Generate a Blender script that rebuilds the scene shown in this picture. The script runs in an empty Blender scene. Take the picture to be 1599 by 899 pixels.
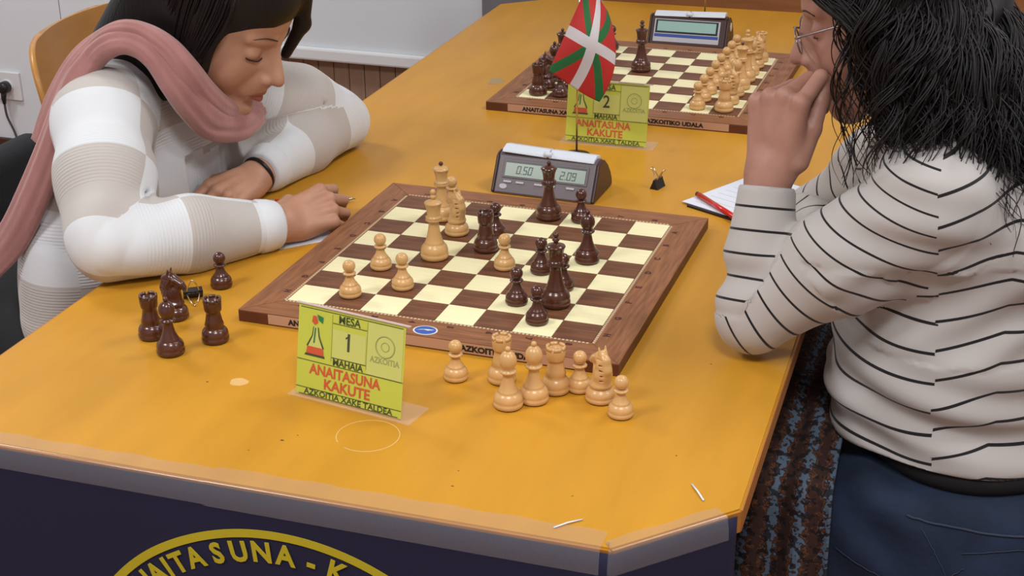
import bpy, bmesh, math, random
import numpy as np
from mathutils import Vector, Matrix, Euler
random.seed(7); np.random.seed(7)
PI = math.pi; R_ = math.radians
SC = bpy.context.scene; COL = SC.collection

# ------------------------------------------------------------ camera
cam_d = bpy.data.cameras.new('camera'); cam_d.sensor_width = 36; cam_d.lens = 2327/1599*36
cam = bpy.data.objects.new('camera', cam_d); COL.objects.link(cam); SC.camera = cam
cam.location = (0.8315, -1.5325, 1.5429)
cam.rotation_euler = (R_(66.245), R_(0.3826), R_(18.935))
cam_d.clip_start = 0.05
# ------------------------------------------------------------ world, lamps, exposure
w = bpy.data.worlds.new('world'); SC.world = w; w.use_nodes = True
w.node_tree.nodes['Background'].inputs[0].default_value = (0.80, 0.88, 1.0, 1)
w.node_tree.nodes['Background'].inputs[1].default_value = 0.25
SC.view_settings.view_transform = 'Standard'; SC.view_settings.look = 'None'
SC.view_settings.gamma = 1; SC.view_settings.use_curve_mapping = False
SC.view_settings.exposure = 0.82

def area_lamp(x, y, sx, sy, power, z=2.66, col=(0.97, 0.985, 1.0)):
    d = bpy.data.lights.new('ceiling_lamp_light', 'AREA'); d.shape = 'RECTANGLE'; d.size = sx; d.size_y = sy
    d.energy = power; d.color = col
    o = bpy.data.objects.new('ceiling_lamp_light', d); COL.objects.link(o); o.location = (x, y, z)
    return o
LAMPS = [(-1.9, 0.9, 17), (1.2, 0.8, 10), (-0.9, -1.3, 17), (0.9, -1.3, 17), (2.5, 0.0, 10)]
for lx, ly, pw in LAMPS:
    area_lamp(lx, ly, 0.55, 0.55, pw)

# ------------------------------------------------------------ helpers
def tag(o, label=None, cat=None, group=None, kind=None):
    if label: o['label'] = label
    if cat: o['category'] = cat
    if group: o['group'] = group
    if kind: o['kind'] = kind
    return o

def obj(name, verts, faces, mat, parent=None, smooth=False):
    me = bpy.data.meshes.new(name)
    me.from_pydata([tuple(v) for v in verts], [], [tuple(f) for f in faces])
    me.validate(); me.update()
    if smooth: me.polygons.foreach_set('use_smooth', [True]*len(me.polygons))
    if mat is not None:
        for m in (mat if isinstance(mat, (list, tuple)) else [mat]): me.materials.append(m)
    o = bpy.data.objects.new(name, me); COL.objects.link(o)
    if parent: o.parent = parent
    return o

def from_bm(name, bm, mat, parent=None, smooth=False):
    me = bpy.data.meshes.new(name); bmesh.ops.recalc_face_normals(bm, faces=bm.faces)
    bm.to_mesh(me); bm.free()
    if smooth: me.polygons.foreach_set('use_smooth', [True]*len(me.polygons))
    if mat is not None:
        for m in (mat if isinstance(mat, (list, tuple)) else [mat]): me.materials.append(m)
    o = bpy.data.objects.new(name, me); COL.objects.link(o)
    if parent: o.parent = parent
    return o

def empty(name, loc=(0, 0, 0), rz=0, label=None, cat=None, group=None):
    o = bpy.data.objects.new(name, None); COL.objects.link(o); o.location = loc; o.rotation_euler = (0, 0, rz)
    o.empty_display_size = 0.05
    return tag(o, label, cat, group)

def copy_tree(o, parent=None):
    c = o.copy(); COL.objects.link(c)
    if parent: c.parent = parent
    for ch in list(o.children): copy_tree(ch, c)
    return c

def box_bm(bm, x0, x1, y0, y1, z0, z1, bev=0):
    r = bmesh.ops.create_cube(bm, size=1)
    vs = r['verts']
    for v in vs:
        v.co = Vector((x0 if v.co.x < 0 else x1, y0 if v.co.y < 0 else y1, z0 if v.co.z < 0 else z1))
    if bev > 0:
        es = list({e for v in vs for e in v.link_edges})
        bmesh.ops.bevel(bm, geom=es, offset=bev, segments=2, affect='EDGES', profile=0.5)
    return bm

def box(name, x0, x1, y0, y1, z0, z1, mat, parent=None, bev=0):
    return from_bm(name, box_bm(bmesh.new(), x0, x1, y0, y1, z0, z1, bev), mat, parent)

def lathe(prof, n=28):
    V, F = [], []
    m = len(prof)
    for (r, z) in prof:
        for k in range(n):
            a = 2*PI*k/n; V.append((r*math.cos(a), r*math.sin(a), z))
    for i in range(m-1):
        for k in range(n):
            a, b = i*n+k, i*n+(k+1) % n
            F.append((a, b, b+n, a+n))
    F.append(tuple(range(n))[::-1]); F.append(tuple(range((m-1)*n, m*n)))
    return V, F

def catmull(pts, sub=4):
    P = [np.array(p, float) for p in pts]; out = []
    for i in range(len(P)-1):
        p0 = P[max(i-1, 0)]; p1 = P[i]; p2 = P[i+1]; p3 = P[min(i+2, len(P)-1)]
        for s in range(sub):
            t = s/sub
            out.append(0.5*((2*p1)+(-p0+p2)*t+(2*p0-5*p1+4*p2-p3)*t*t+(-p0+3*p1-3*p2+p3)*t**3))
    out.append(P[-1]); return out

def tube(pts, rad, n=8, cap=True, flat=1.0, up=(0, 0, 1)):
    """tube along points; rad scalar or list; flat squashes one section axis"""
    P = [Vector(p) for p in pts]; V, F = [], []
    m = len(P); rr = rad if hasattr(rad, '__len__') else [rad]*m
    up = Vector(up); prev = None
    for i in range(m):
        t = (P[min(i+1, m-1)]-P[max(i-1, 0)])
        if t.length < 1e-9: t = Vector((0, 0, 1))
        t.normalize()
        a = (prev - t*prev.dot(t)) if prev is not None else (up - t*up.dot(t))
        if a.length < 1e-5: a = Vector((1, 0, 0)) - t*t.x
        a.normalize(); prev = a; b = t.cross(a)
        for k in range(n):
            th = 2*PI*k/n
            V.append(P[i]+a*(math.cos(th)*rr[i]*flat)+b*(math.sin(th)*rr[i]))
    for i in range(m-1):
        for k in range(n):
            q, s = i*n+k, i*n+(k+1) % n
            F.append((q, s, s+n, q+n))
    if cap:
        F.append(tuple(range(n))[::-1]); F.append(tuple(range((m-1)*n, m*n)))
    return V, F

def join(parts):
    V, F = [], []
    for v, f in parts:
        k = len(V); V += list(v); F += [tuple(i+k for i in q) for q in f]
    return V, F

def extrude_profile(prof, x0, x1):
    """prof: (y,z) loop, extruded along x"""
    n = len(prof); V = [(x0, y, z) for y, z in prof]+[(x1, y, z) for y, z in prof]
    F = [(i, (i+1) % n, (i+1) % n+n, i+n) for i in range(n)]
    F.append(tuple(range(n))[::-1]); F.append(tuple(range(n, 2*n)))
    return V, F

def text(s, size, mat, parent, M, ext=0.0002, bold=0.0, align='CENTER', name='lettering', sx=1.0):
    cu = bpy.data.curves.new(name, 'FONT'); cu.body = s; cu.size = size; cu.align_x = align; cu.align_y = 'CENTER'
    cu.extrude = ext; cu.offset = bold; cu.resolution_u = 3
    t = bpy.data.objects.new(name, cu); COL.objects.link(t)
    dg = bpy.context.evaluated_depsgraph_get()
    me = bpy.data.meshes.new_from_object(t.evaluated_get(dg))
    bpy.data.objects.remove(t); bpy.data.curves.remove(cu)
    me.transform(M @ Matrix.Diagonal((sx, 1, 1, 1)))
    me.materials.clear(); me.materials.append(mat)
    me.name = name
    o = bpy.data.objects.new(name, me); COL.objects.link(o)
    if parent: o.parent = parent
    return o

# ------------------------------------------------------------ materials
def srgb(r, g, b):
    f = lambda c: (c/255/12.92) if c/255 <= 0.04045 else ((c/255+0.055)/1.055)**2.4
    return (f(r), f(g), f(b), 1)

def new_mat(name):
    m = bpy.data.materials.new(name); m.use_nodes = True
    nt = m.node_tree; return m, nt, nt.nodes['Principled BSDF']

def mat(name, col, rough=0.5, metal=0.0, spec=0.5, coat=0.0, coat_r=0.1, noise=0.0, nscale=20, bump=0.0, bscale=100,
        stretch=(1, 1, 1), trans=0.0, alpha=1.0, sheen=0.0, sss=0.0, ior=1.45):
    m, nt, p = new_mat(name); N, L = nt.nodes, nt.links
    p.inputs['Base Color'].default_value = col
    p.inputs['Roughness'].default_value = rough; p.inputs['Metallic'].default_value = metal
    p.inputs['Specular IOR Level'].default_value = spec; p.inputs['Coat Weight'].default_value = coat
    p.inputs['Coat Roughness'].default_value = coat_r; p.inputs['Transmission Weight'].default_value = trans
    p.inputs['Alpha'].default_value = alpha; p.inputs['Sheen Weight'].default_value = sheen
    p.inputs['IOR'].default_value = ior
    if sss:
        p.inputs['Subsurface Weight'].default_value = sss; p.inputs['Subsurface Radius'].default_value = (1, .35, .2)
        p.inputs['Subsurface Scale'].default_value = 0.006
    tc = N.new('ShaderNodeTexCoord'); mp = N.new('ShaderNodeMapping'); mp.inputs['Scale'].default_value = stretch
    L.new(tc.outputs['Object'], mp.inputs['Vector'])
    if noise:
        n = N.new('ShaderNodeTexNoise'); n.inputs['Scale'].default_value = nscale; n.inputs['Detail'].default_value = 4
        L.new(mp.outputs[0], n.inputs['Vector'])
        r = N.new('ShaderNodeValToRGB'); c = np.array(col[:3])
        r.color_ramp.elements[0].position = 0.3; r.color_ramp.elements[1].position = 0.7
        r.color_ramp.elements[0].color = (*np.clip(c*(1-noise), 0, 1), 1); r.color_ramp.elements[1].color = (*np.clip(c*(1+noise*0.6), 0, 1), 1)
        L.new(n.outputs[0], r.inputs[0]); L.new(r.outputs[0], p.inputs['Base Color'])
    if bump:
        n2 = N.new('ShaderNodeTexNoise'); n2.inputs['Scale'].default_value = bscale; n2.inputs['Detail'].default_value = 3
        L.new(mp.outputs[0], n2.inputs['Vector'])
        b = N.new('ShaderNodeBump'); b.inputs['Strength'].default_value = bump; b.inputs['Distance'].default_value = 0.002
        L.new(n2.outputs[0], b.inputs['Height']); L.new(b.outputs[0], p.inputs['Normal'])
    return m

M = {}
M['table'] = mat('table_wood', (0.565, 0.268, 0.024, 1), 0.34, spec=0.20, coat=0.05, coat_r=0.12, noise=0.10, nscale=3, stretch=(6, 1.2, 1), bump=0.03, bscale=30)
M['table_edge'] = mat('table_edge_wood', (0.42, 0.16, 0.03, 1), 0.4, noise=0.15, nscale=20, stretch=(1, 1, 8))
M['ply'] = mat('chair_plywood', (0.52, 0.24, 0.05, 1), 0.4, coat=0.2, noise=0.12, nscale=5, stretch=(1, 1, 4))
M['walnut'] = mat('walnut', (0.275, 0.112, 0.048, 1), 0.5, spec=.3, noise=0.35, nscale=18, stretch=(1.2, 14, 1), coat=0.08, coat_r=.3)
M['walnut_y'] = mat('walnut_lengthwise', (0.28, 0.114, 0.048, 1), 0.5, spec=.3, noise=0.35, nscale=18, stretch=(14, 1.2, 1), coat=0.08, coat_r=.3)
M['walnut_d'] = mat('board_core', (0.11, 0.030, 0.014, 1), 0.45, noise=0.25, nscale=40)
M['light_sq'] = mat('maple_square', (0.90, 0.83, 0.50, 1), 0.5, spec=.3, noise=0.05, nscale=15, stretch=(1, 10, 1), coat=0.08, coat_r=.3)
M['dark_sq'] = mat('walnut_square', (0.175, 0.070, 0.033, 1), 0.5, spec=.3, noise=0.45, nscale=22, stretch=(1, 12, 1), coat=0.08, coat_r=.3)
M['inlay'] = mat('inlay_line', (0.62, 0.48, 0.30, 1), 0.5)
M['white_pc'] = mat('boxwood', (0.66, 0.38, 0.145, 1), 0.32, coat=0.25, coat_r=0.2, noise=0.12, nscale=40, stretch=(1, 1, .3))
M['black_pc'] = mat('dark_rosewood', (0.080, 0.021, 0.010, 1), 0.28, coat=0.5, coat_r=0.12, noise=0.25, nscale=40, stretch=(1, 1, .3))
M['felt'] = mat('felt', (0.05, 0.05, 0.03, 1), 0.95)
M['ink'] = mat('black_ink', (0.02, 0.015, 0.012, 1), 0.6)
M['coord'] = mat('coordinate_ink', (0.075, 0.02, 0.012, 1), 0.6)
M['label_strip'] = mat('label_paper', (0.52, 0.30, 0.20, 1), 0.45)
M['wall'] = mat('wall_paint', (0.70, 0.735, 0.77, 1), 0.7)
M['ceiling'] = mat('ceiling_paint', (0.78, 0.80, 0.82, 1), 0.9)
M['screen'] = mat('projection_screen', (0.66, 0.70, 0.735, 1), 0.6)
M['white_plastic'] = mat('white_plastic', (0.72, 0.73, 0.74, 1), 0.35)
M['slat'] = mat('wainscot_wood', (0.30, 0.19, 0.125, 1), 0.6, noise=0.1, nscale=12, stretch=(8, 1, 1))
M['baseboard'] = mat('baseboard_wood', (0.06, 0.017, 0.010, 1), 0.5)
M['floor'] = mat('floor_wood', (0.32, 0.12, 0.035, 1), 0.35, noise=0.2, nscale=6, stretch=(1, 8, 1))
M['black_plastic'] = mat('black_plastic', (0.012, 0.012, 0.013, 1), 0.35)
M['cable'] = mat('grey_cable', (0.06, 0.06, 0.065, 1), 0.5)
M['banner'] = mat('navy_banner', (0.009, 0.009, 0.036, 1), 0.8)
M['yellow'] = mat('yellow_print', (0.50, 0.40, 0.015, 1), 0.6)
M['clock'] = mat('clock_plastic', (0.115, 0.085, 0.095, 1), 0.35, bump=0.05, bscale=400)
M['clock_side'] = mat('clock_side_plastic', (0.045, 0.018, 0.016, 1), 0.4)
M['lever'] = mat('clock_lever', (0.66, 0.70, 0.76, 1), 0.3)
M['lcd'] = mat('lcd_glass', (0.27, 0.34, 0.28, 1), 0.25)
M['lcd_blue'] = mat('lcd_glass_blue', (0.30, 0.47, 0.43, 1), 0.2)
M['lcd_dark'] = mat('lcd_segment', (0.06, 0.09, 0.075, 1), 0.4)
M['recess'] = mat('display_recess', (0.012, 0.010, 0.012, 1), 0.3)
M['button'] = mat('clock_button', (0.42, 0.42, 0.46, 1), 0.35)
M['silver'] = mat('silver_metal', (0.6, 0.6, 0.6, 1), 0.22, metal=1)
M['blue_stripe'] = mat('blue_stripe', (0.03, 0.07, 0.32, 1), 0.3)
M['card'] = mat('yellow_green_card', (0.56, 0.60, 0.075, 1), 0.5)
M['card_pale'] = mat('pale_card_panel', (0.60, 0.62, 0.17, 1), 0.5)
M['card_red'] = mat('red_print', (0.62, 0.10, 0.04, 1), 0.6)
M['card_grey'] = mat('grey_print', (0.33, 0.36, 0.12, 1), 0.6)
M['card_dark'] = mat('dark_print', (0.06, 0.07, 0.03, 1), 0.6)
M['green_print'] = mat('green_print', (0.03, 0.20, 0.06, 1), 0.6)
M['flag_red'] = mat('flag_red', (0.47, 0.018, 0.014, 1), 0.65, sheen=0.2)
M['flag_green'] = mat('flag_green', (0.015, 0.14, 0.03, 1), 0.65, sheen=0.2)
M['flag_white'] = mat('flag_white', (0.62, 0.58, 0.58, 1), 0.65, sheen=0.2)
M['paper'] = mat('white_paper', (0.70, 0.73, 0.80, 1), 0.6)
M['pen_red'] = mat('red_pen_plastic', (0.60, 0.015, 0.012, 1), 0.25, coat=0.4)
M['clip'] = mat('clip_black', (0.010, 0.010, 0.011, 1), 0.3)
M['brass'] = mat('pale_gold_wire', (0.72, 0.58, 0.40, 1), 0.2, metal=1)
M['grey_dark'] = mat('grey_panel', (0.16, 0.15, 0.17, 1), 0.6)
M['desk_wood'] = mat('desk_wood', (0.30, 0.115, 0.04, 1), 0.4, noise=0.15, nscale=8, stretch=(1, 1, 8))
M['chrome'] = mat('chrome', (0.5, 0.5, 0.5, 1), 0.2, metal=1)
M['rim_glare'] = mat('acrylic_edge_glare', (0.62, 0.48, 0.42, 1), 0.2)  # pinkish glare on the clear holder's top edge, painted as an opaque colour
M['blue_sticker'] = mat('blue_sticker', (0.04, 0.10, 0.38, 1), 0.3)

def clear_mat(name, tint, f, rough=0.08, ior=1.45):
    """clear plastic film: transparent with a thin glossy coat and a slight haze"""
    m = bpy.data.materials.new(name); m.use_nodes = True; nt = m.node_tree; N, L = nt.nodes, nt.links
    for n in list(N): N.remove(n)
    out = N.new('ShaderNodeOutputMaterial'); t = N.new('ShaderNodeBsdfTransparent')
    d = N.new('ShaderNodeBsdfDiffuse'); g = N.new('ShaderNodeBsdfGlossy'); mx = N.new('ShaderNodeMixShader'); m2 = N.new('ShaderNodeMixShader')
    fr = N.new('ShaderNodeFresnel'); fr.inputs[0].default_value = ior
    d.inputs[0].default_value = tint; g.inputs['Roughness'].default_value = rough
    mx.inputs[0].default_value = f
    L.new(t.outputs[0], mx.inputs[1]); L.new(d.outputs[0], mx.inputs[2])
    ge = N.new('ShaderNodeNewGeometry'); iv = N.new('ShaderNodeMath'); iv.operation = 'SUBTRACT'; iv.inputs[0].default_value = 1.0; L.new(ge.outputs['Backfacing'], iv.inputs[1])
    ml = N.new('ShaderNodeMath'); ml.operation = 'MULTIPLY'; L.new(fr.outputs[0], ml.inputs[0]); L.new(iv.outputs[0], ml.inputs[1])
    L.new(ml.outputs[0], m2.inputs[0]); L.new(mx.outputs[0], m2.inputs[1]); L.new(g.outputs[0], m2.inputs[2])
    L.new(m2.outputs[0], out.inputs[0]); return m
M['acrylic'] = clear_mat('clear_acrylic', (0.95, 0.88, 0.84, 1), 0.07, 0.06, 1.18)
M['tape'] = clear_mat('clear_tape', (0.62, 0.58, 0.56, 1), 0.12, 0.18)

# ------------------------------------------------------------ room
YB = 2.13
def struct(o): o['kind'] = 'structure'; return o
struct(box('floor', -3.2, 3.4, -3.0, YB, -0.05, 0.0, M['floor']))
struct(box('ceiling', -3.2, 3.4, -3.0, YB, 2.70, 2.75, M['ceiling']))
struct(box('wall_left', -3.25, -3.2, -3.0, YB, 0, 2.70, M['wall']))
struct(box('wall_right', 3.4, 3.45, -3.0, YB, 0, 2.70, M['wall']))
struct(box('wall_front', -3.2, 3.4, -3.05, -3.0, 0, 2.70, M['wall']))
wb = struct(box('wall_back', -3.2, 3.4, YB+0.015, YB+0.06, 0, 2.70, M['wall']))
for k in range(6):                                # wall panels with recessed joints
    x0 = -3.2+k*1.10+0.265 if k else -3.2
    x1 = -3.2+(k+1)*1.10+0.265
    x1 = min(x1, 3.4)
    box('wall_panel', x0+0.0015, x1-0.0015, YB, YB+0.0149, 0.0, 2.70, M['wall'], wb)
struct(box('baseboard_back', -3.2, -1.32, YB-0.016, YB-0.0005, 0.0, 0.122, M['baseboard'], None, 0.003))
# ribbed wainscot under the screen
wn = struct(box('trim_1', -1.32, 0.6, YB-0.012, YB-0.0005, 0.0, 0.56, M['slat']))
k = 0; x = -1.315
while x < 0.58:
    box('slat', x, x+0.0448, YB-0.024, YB-0.0121, 0.0, 0.56, M['slat'], wn, 0.002); x += 0.0462
# the big grey screen in front of the wall
scr = empty('projection_screen', (-0.96, YB-0.06, 0.508), 0, 'large pale grey screen with white bottom rail behind the long-haired girl', 'screen')
box('screen_sheet', -0.50, 0.505, 0.004, 0.008, 0.0, 1.6, M['screen'], scr)
box('bottom_rail', -0.51, 0.51, -0.012, 0.022, -0.036, -0.0005, M['white_plastic'], scr, 0.006)
# socket, plug, cable
sk = empty('wall_socket', (-2.050, YB, 0.291), 0, 'white wall socket plate at the left edge of the picture', 'socket')
box('plate', -0.044, 0.044, -0.010, -0.0002, -0.044, 0.044, M['white_plastic'], sk, 0.003)
V, F = lathe([(0.020, 0), (0.021, 0.003), (0.019, 0.004)], 20)
o = obj('socket_ring', V, F, M['white_plastic'], sk, True); o.rotation_euler = (PI/2, 0, 0); o.location = (0, -0.0101, 0.0)
pl = empty('power_plug', (-2.050, YB-0.0145, 0.291), 0, 'black plug with grey cable hanging from the wall socket', 'plug')
V, F = lathe([(0.012, 0), (0.0185, 0.002), (0.0185, 0.02), (0.015, 0.028), (0.006, 0.030)], 20)
o = obj('plug_body', V, F, M['black_plastic'], pl, True); o.rotation_euler = (PI/2, 0, 0)
V, F = tube([(0, -0.015, -0.005), (-0.003, -0.018, -0.03), (-0.003, -0.018, -0.05)], [0.010, 0.008, 0.005], 10)
obj('cable_grip', V, F, M['black_plastic'], pl, True)
V, F = tube(catmull([(-0.003, -0.018, -0.048), (0.0, -0.018, -0.09), (0.018, -0.016, -0.14), (0.030, -0.018, -0.20), (0.036, -0.03, -0.286), (0.10, -0.10, -0.286), (0.25, -0.16, -0.286)], 5), 0.0035, 8)
obj('cable', V, F, M['cable'], pl, True)
LAMP_AT = ['above the wall socket side', 'above the curly haired player', 'over the left front of the room', 'over the right front of the room', 'near the right wall']
for lx, ly, pw in LAMPS:
    t = empty('ceiling_lamp', (lx, ly, 2.70), 0, 'square ceiling lamp panel, out of view, '+LAMP_AT.pop(0), 'lamp', 'ceiling lamps')
    box('lamp_frame', -0.30, 0.30, -0.30, 0.30, -0.03, -0.0005, M['white_plastic'], t)
# desk with wooden front beyond the table, and a dark grey low panel behind the far left corner
dk = empty('rear_desk', (0.75, 1.875, 0), R_(1.2), 'brown wooden desk front beyond the far end of the table', 'desk')
box('front_board', -0.86, 0.9, 0.0, 0.02, 0.10, 0.86, M['desk_wood'], dk, 0.002)
box('desk_top', -0.88, 0.92, 0.0201, 0.16, 0.835, 0.862, M['desk_wood'], dk, 0.002)
box('plinth', -0.84, 0.88, 0.022, 0.15, 0.0, 0.099, M['walnut_d'], dk)
gp = empty('grey_padded_chair', (-0.275, 1.90, 0), 0, 'dark grey padded chair back at the far left corner of the table', 'chair')
box('backrest', -0.16, 0.115, 0.0, 0.03, 0.55, 0.86, M['grey_dark'], gp, 0.012)
box('seat', -0.16, 0.15, -0.0, 0.16, 0.43, 0.47, M['grey_dark'], gp, 0.012)
for sx in (-0.14, 0.13):
    V, F = tube([(sx, 0.015, 0.0), (sx, 0.015, 0.56)], 0.009, 8); obj('leg', V, F, M['chrome'], gp, True)
    V, F = tube([(sx, 0.14, 0.0), (sx, 0.14, 0.435)], 0.009, 8); obj('leg', V, F, M['chrome'], gp, True)

# ------------------------------------------------------------ the long table
T = 0.756
tb = empty('long_table', (0.17, 0.7, 0), 0, 'long orange wooden table with cut corners carrying both chess boards', 'table')
poly = [(-0.168, -0.4025), (0.532, -0.3885), (0.634, -0.282), (0.592, 1.70), (0.49, 1.815), (-0.20, 1.790), (-0.308, 1.69), (-0.270, -0.30)]
def slab(name, poly, z0, z1, mt, parent, bev=0.002, off=(0.17, 0.7)):
    bm = bmesh.new(); vs = [bm.verts.new((x-off[0], y-off[1], z1)) for x, y in poly]
    f = bm.faces.new(vs); r = bmesh.ops.extrude_face_region(bm, geom=[f])
    for v in r['geom']:
        if isinstance(v, bmesh.types.BMVert): v.co.z = z0
    bmesh.ops.recalc_face_normals(bm, faces=bm.faces)
    if bev: bmesh.ops.bevel(bm, geom=list(bm.edges), offset=bev, segments=2, affect='EDGES')
    return from_bm(name, bm, mt, parent)
slab('tabletop', poly, T-0.026, T, M['table'], tb)
def inset(poly, d):
    n = len(poly); c = np.mean(poly, 0); out = []
    for i in range(n):
        p0, p1, p2 = np.array(poly[i-1]), np.array(poly[i]), np.array(poly[(i+1) % n])
        def nrm(a, b):
            t = (b-a)/np.linalg.norm(b-a); q = np.array([-t[1], t[0]]); return q
        n1, n2 = nrm(p0, p1), nrm(p1, p2); h = n1+n2; h /= (1+n1@n2)
        out.append(tuple(p1+h*d))
    return out
edge_poly = inset(poly, -0.0012)
# wooden edge band around the table: eight strips
for i in range(8):
    a, b = np.array(poly[i]), np.array(poly[(i+1) % 8]); t = (b-a)/np.linalg.norm(b-a); nn = np.array([t[1], -t[0]])
    q = [a+t*.0005, b-t*.0005, b+nn*.0015-t*.0005, a+nn*.0015+t*.0005]
    slab('edge_band', [tuple(p) for p in q][::-1], T-0.025, T-0.0015, M['table_edge'], tb, 0)
for (x, y) in ((-0.20, -0.30), (0.56, -0.22), (0.52, 1.70), (-0.24, 1.66)):
    box('leg', x-0.17-0.025, x-0.17+0.025, y-0.7-0.025, y-0.7+0.025, 0.0, T-0.0265, M['desk_wood'], tb, 0.003)
box('apron', -0.17-0.20, 0.52-0.17, -0.31-0.7, -0.29-0.7, T-0.10, T-0.0265, M['desk_wood'], tb)
# marks on the table top: part of its lacquer, hair-thin
mk = mat('worn_lacquer', (0.72, 0.44, 0.16, 1), 0.45); mk2 = mat('dark_fleck', (0.12, 0.045, 0.02, 1), 0.6); mk3 = mat('grey_smudge', (0.36, 0.25, 0.12, 1), 0.55)
def disc(name, x, y, rx, ry, mt, parent, z=T, th=0.0002, rot=0, n=28, irr=0.0):
    V = []; 
    for zz in (z-0.0001, z+th):
        for k in range(n):
            a = 2*PI*k/n; s = 1+irr*math.sin(3*a+1)+irr*.6*math.sin(5*a)
            px, py = rx*s*math.cos(a), ry*s*math.sin(a)
            V.append((x-0.17+px*math.cos(rot)-py*math.sin(rot), y-0.7+px*math.sin(rot)+py*math.cos(rot), zz))
    F = [tuple(range(n, 2*n)), tuple(range(n))[::-1]]+[(k, (k+1) % n, (k+1) % n+n, k+n) for k in range(n)]
    return obj(name, V, F, mt, parent)
disc('wax_spot', 0.035, -0.194, 0.011, 0.0095, mk, tb, irr=0.05)
disc('grey_smudge', -0.101, 1.076, 0.014, 0.022, mk3, tb, irr=0.15)
# cup ring: an open arc
V, F = tube([(0.227-0.17+0.034*math.cos(a), -0.262-0.7+0.034*math.sin(a), T) for a in np.linspace(-2.0, 3.9, 40)], 0.0007, 6, True, 0.35)
obj('cup_ring', V, F, mk, tb, True)
for fx, fy, fr in ((0.144, -0.30, .0022), (0.0, -0.205, .0016), (0.155, -0.285, .001), (0.345, -0.30, .001), (0.35, -0.33, .0015), (0.47, -0.31, .001), (0.55, -0.2, .0012), (0.54, 0.02, .0012), (0.12, -0.33, .001)):
    disc('fleck', fx, fy, fr, fr*.6, mk2, tb, n=8, irr=0.2)

# ------------------------------------------------------------ banner taped along the front edge
def wave(s, z):
    d = (T-0.004-z)
    return 0.010*min(1, d/0.25)*math.sin(s*17+0.6)+0.004*min(1, d/0.3)*math.sin(s*41+z*6)
bn_poly = [(-0.275, -0.298), (-0.1685, -0.4062), (0.534, -0.3922), (0.632, -0.290)]
def along(poly, n):
    P = [np.array(p) for p in poly]; L = [np.linalg.norm(P[i+1]-P[i]) for i in range(len(P)-1)]; tot = sum(L); out = []
    for k in range(n+1):
        s = tot*k/n; i = 0
        while i < len(L)-1 and s > L[i]: s -= L[i]; i += 1
        t = (P[i+1]-P[i])/L[i]; out.append((P[i]+t*s, np.array([t[1], -t[0]]), tot*k/n))
    return out
bn = empty('banner', (0.18, -0.41, 0), 0, 'navy blue cloth banner with a yellow ring emblem taped along the table front', 'banner')
A = along(bn_poly, 120); V = []; F = []; NZ = 26
for (p, nn, s) in A:
    for j in range(NZ+1):
        z = T-0.0035-(T-0.06)*j/NZ
        q = p+nn*(0.0002+max(0, 0.0+wave(s, z))*0.5)
        V.append((q[0]-0.18, q[1]+0.41, z))
for i in range(120):
    for j in range(NZ):
        a = i*(NZ+1)+j; F.append((a, a+1, a+NZ+2, a+NZ+1))
bo = obj('cloth', V, F, M['banner'], bn, True)
md = bo.modifiers.new('thick', 'SOLIDIFY'); md.thickness = 0.0006; md.offset = -1
# print surface points on the cloth: x world -> y
def cloth_y(x, z):
    s0 = math.hypot(0.1065, 0.1082); s = s0+(x+0.1685)
    return -0.4062+(x+0.1685)*0.01993-(0.0002+max(0, wave(s, z))*0.5)
cx_, cz_, Rr = 0.1874, 0.4457, 0.2650
V, F = [], []; n = 160
for k in range(n):
    a = 2*PI*k/n
    for r in (Rr, Rr-0.0095):
        x = cx_+r*math.sin(a); z = cz_+r*math.cos(a)
        V.append((x-0.18, cloth_y(x, z)+0.41-0.0009, z))
for k in range(n):
    a = 2*k; b = 2*((k+1) % n); F.append((a, b, b+1, a+1))
o = obj('emblem_ring', V, F, M['yellow'], bn); md = o.modifiers.new('t', 'SOLIDIFY'); md.thickness = 0.0004; md.offset = 0
bm_letters = []
for ch, ang in zip('ANAITASUNA-K', (-49.5, -44.0, -38.3, -33.9, -29.8, -24.3, -17.6, -11.4, -5.1, 1.3, 8.3, 15.0)):
    rr = 0.2375; a = R_(ang); x = cx_+rr*math.sin(a); z = cz_+rr*math.cos(a)
    Mx = Matrix.Translation((x-0.18, cloth_y(x, z)+0.41-0.0012, z)) @ Matrix.Rotation(a, 4, 'Y') @ Matrix.Rotation(PI/2, 4, 'X')
    text(ch, 0.033, M['yellow'], bn, Mx, 0.0003, 0.0011, sx=0.92)
# tape strips over edge and banner
def tape(s0, s1, wt=0.030, wd=0.028, lab='', lift=0.0):
    """strip along the front edge from arc-length s0 to s1 with a fold"""
    P = along(bn_poly, 240); pts = [q for q in P if s0 <= q[2] <= s1]; V = []; F = []
    rows = []
    prof = [(-wt, 0.0006), (-wt*0.5, 0.0007), (-0.0035, 0.0008), (0.0012, 0.0004), (0.0020, -0.004), (0.0040, -wd*0.5), (0.0052, -wd)]
    c = pts[len(pts)//2][0]
    for idx, (p, nn, s) in enumerate(pts):
        for j, (d, h) in enumerate(prof):
            wob = 0.0012*math.sin(s*90+j) if j == 0 else 0
            q = p+nn*(d+wob)
            V.append((q[0]-c[0], q[1]-c[1], T+h+lift))
    m = len(prof)
    for i in range(len(pts)-1):
        for j in range(m-1): a = i*m+j; F.append((a, a+1, a+m+1, a+m))
    o = obj('tape_strip', V, F, M['tape'], None, True); o.location = (c[0], c[1], 0)
    tag(o, lab, 'tape'); return o
tape(0.045, 0.150, 0.010, 0.022, 'short clear tape at the left end of the banner edge')
tape(0.135, 0.430, 0.026, 0.024, 'clear tape strip along the table edge left of the small table sign')
tape(0.425, 0.845, 0.030, 0.026, 'long clear tape strip along the table front edge below the loose light pieces', 0.0004)
tape(0.850, 0.985, 0.018, 0.024, 'clear tape strip on the cut corner of the table', 0.0)
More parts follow.
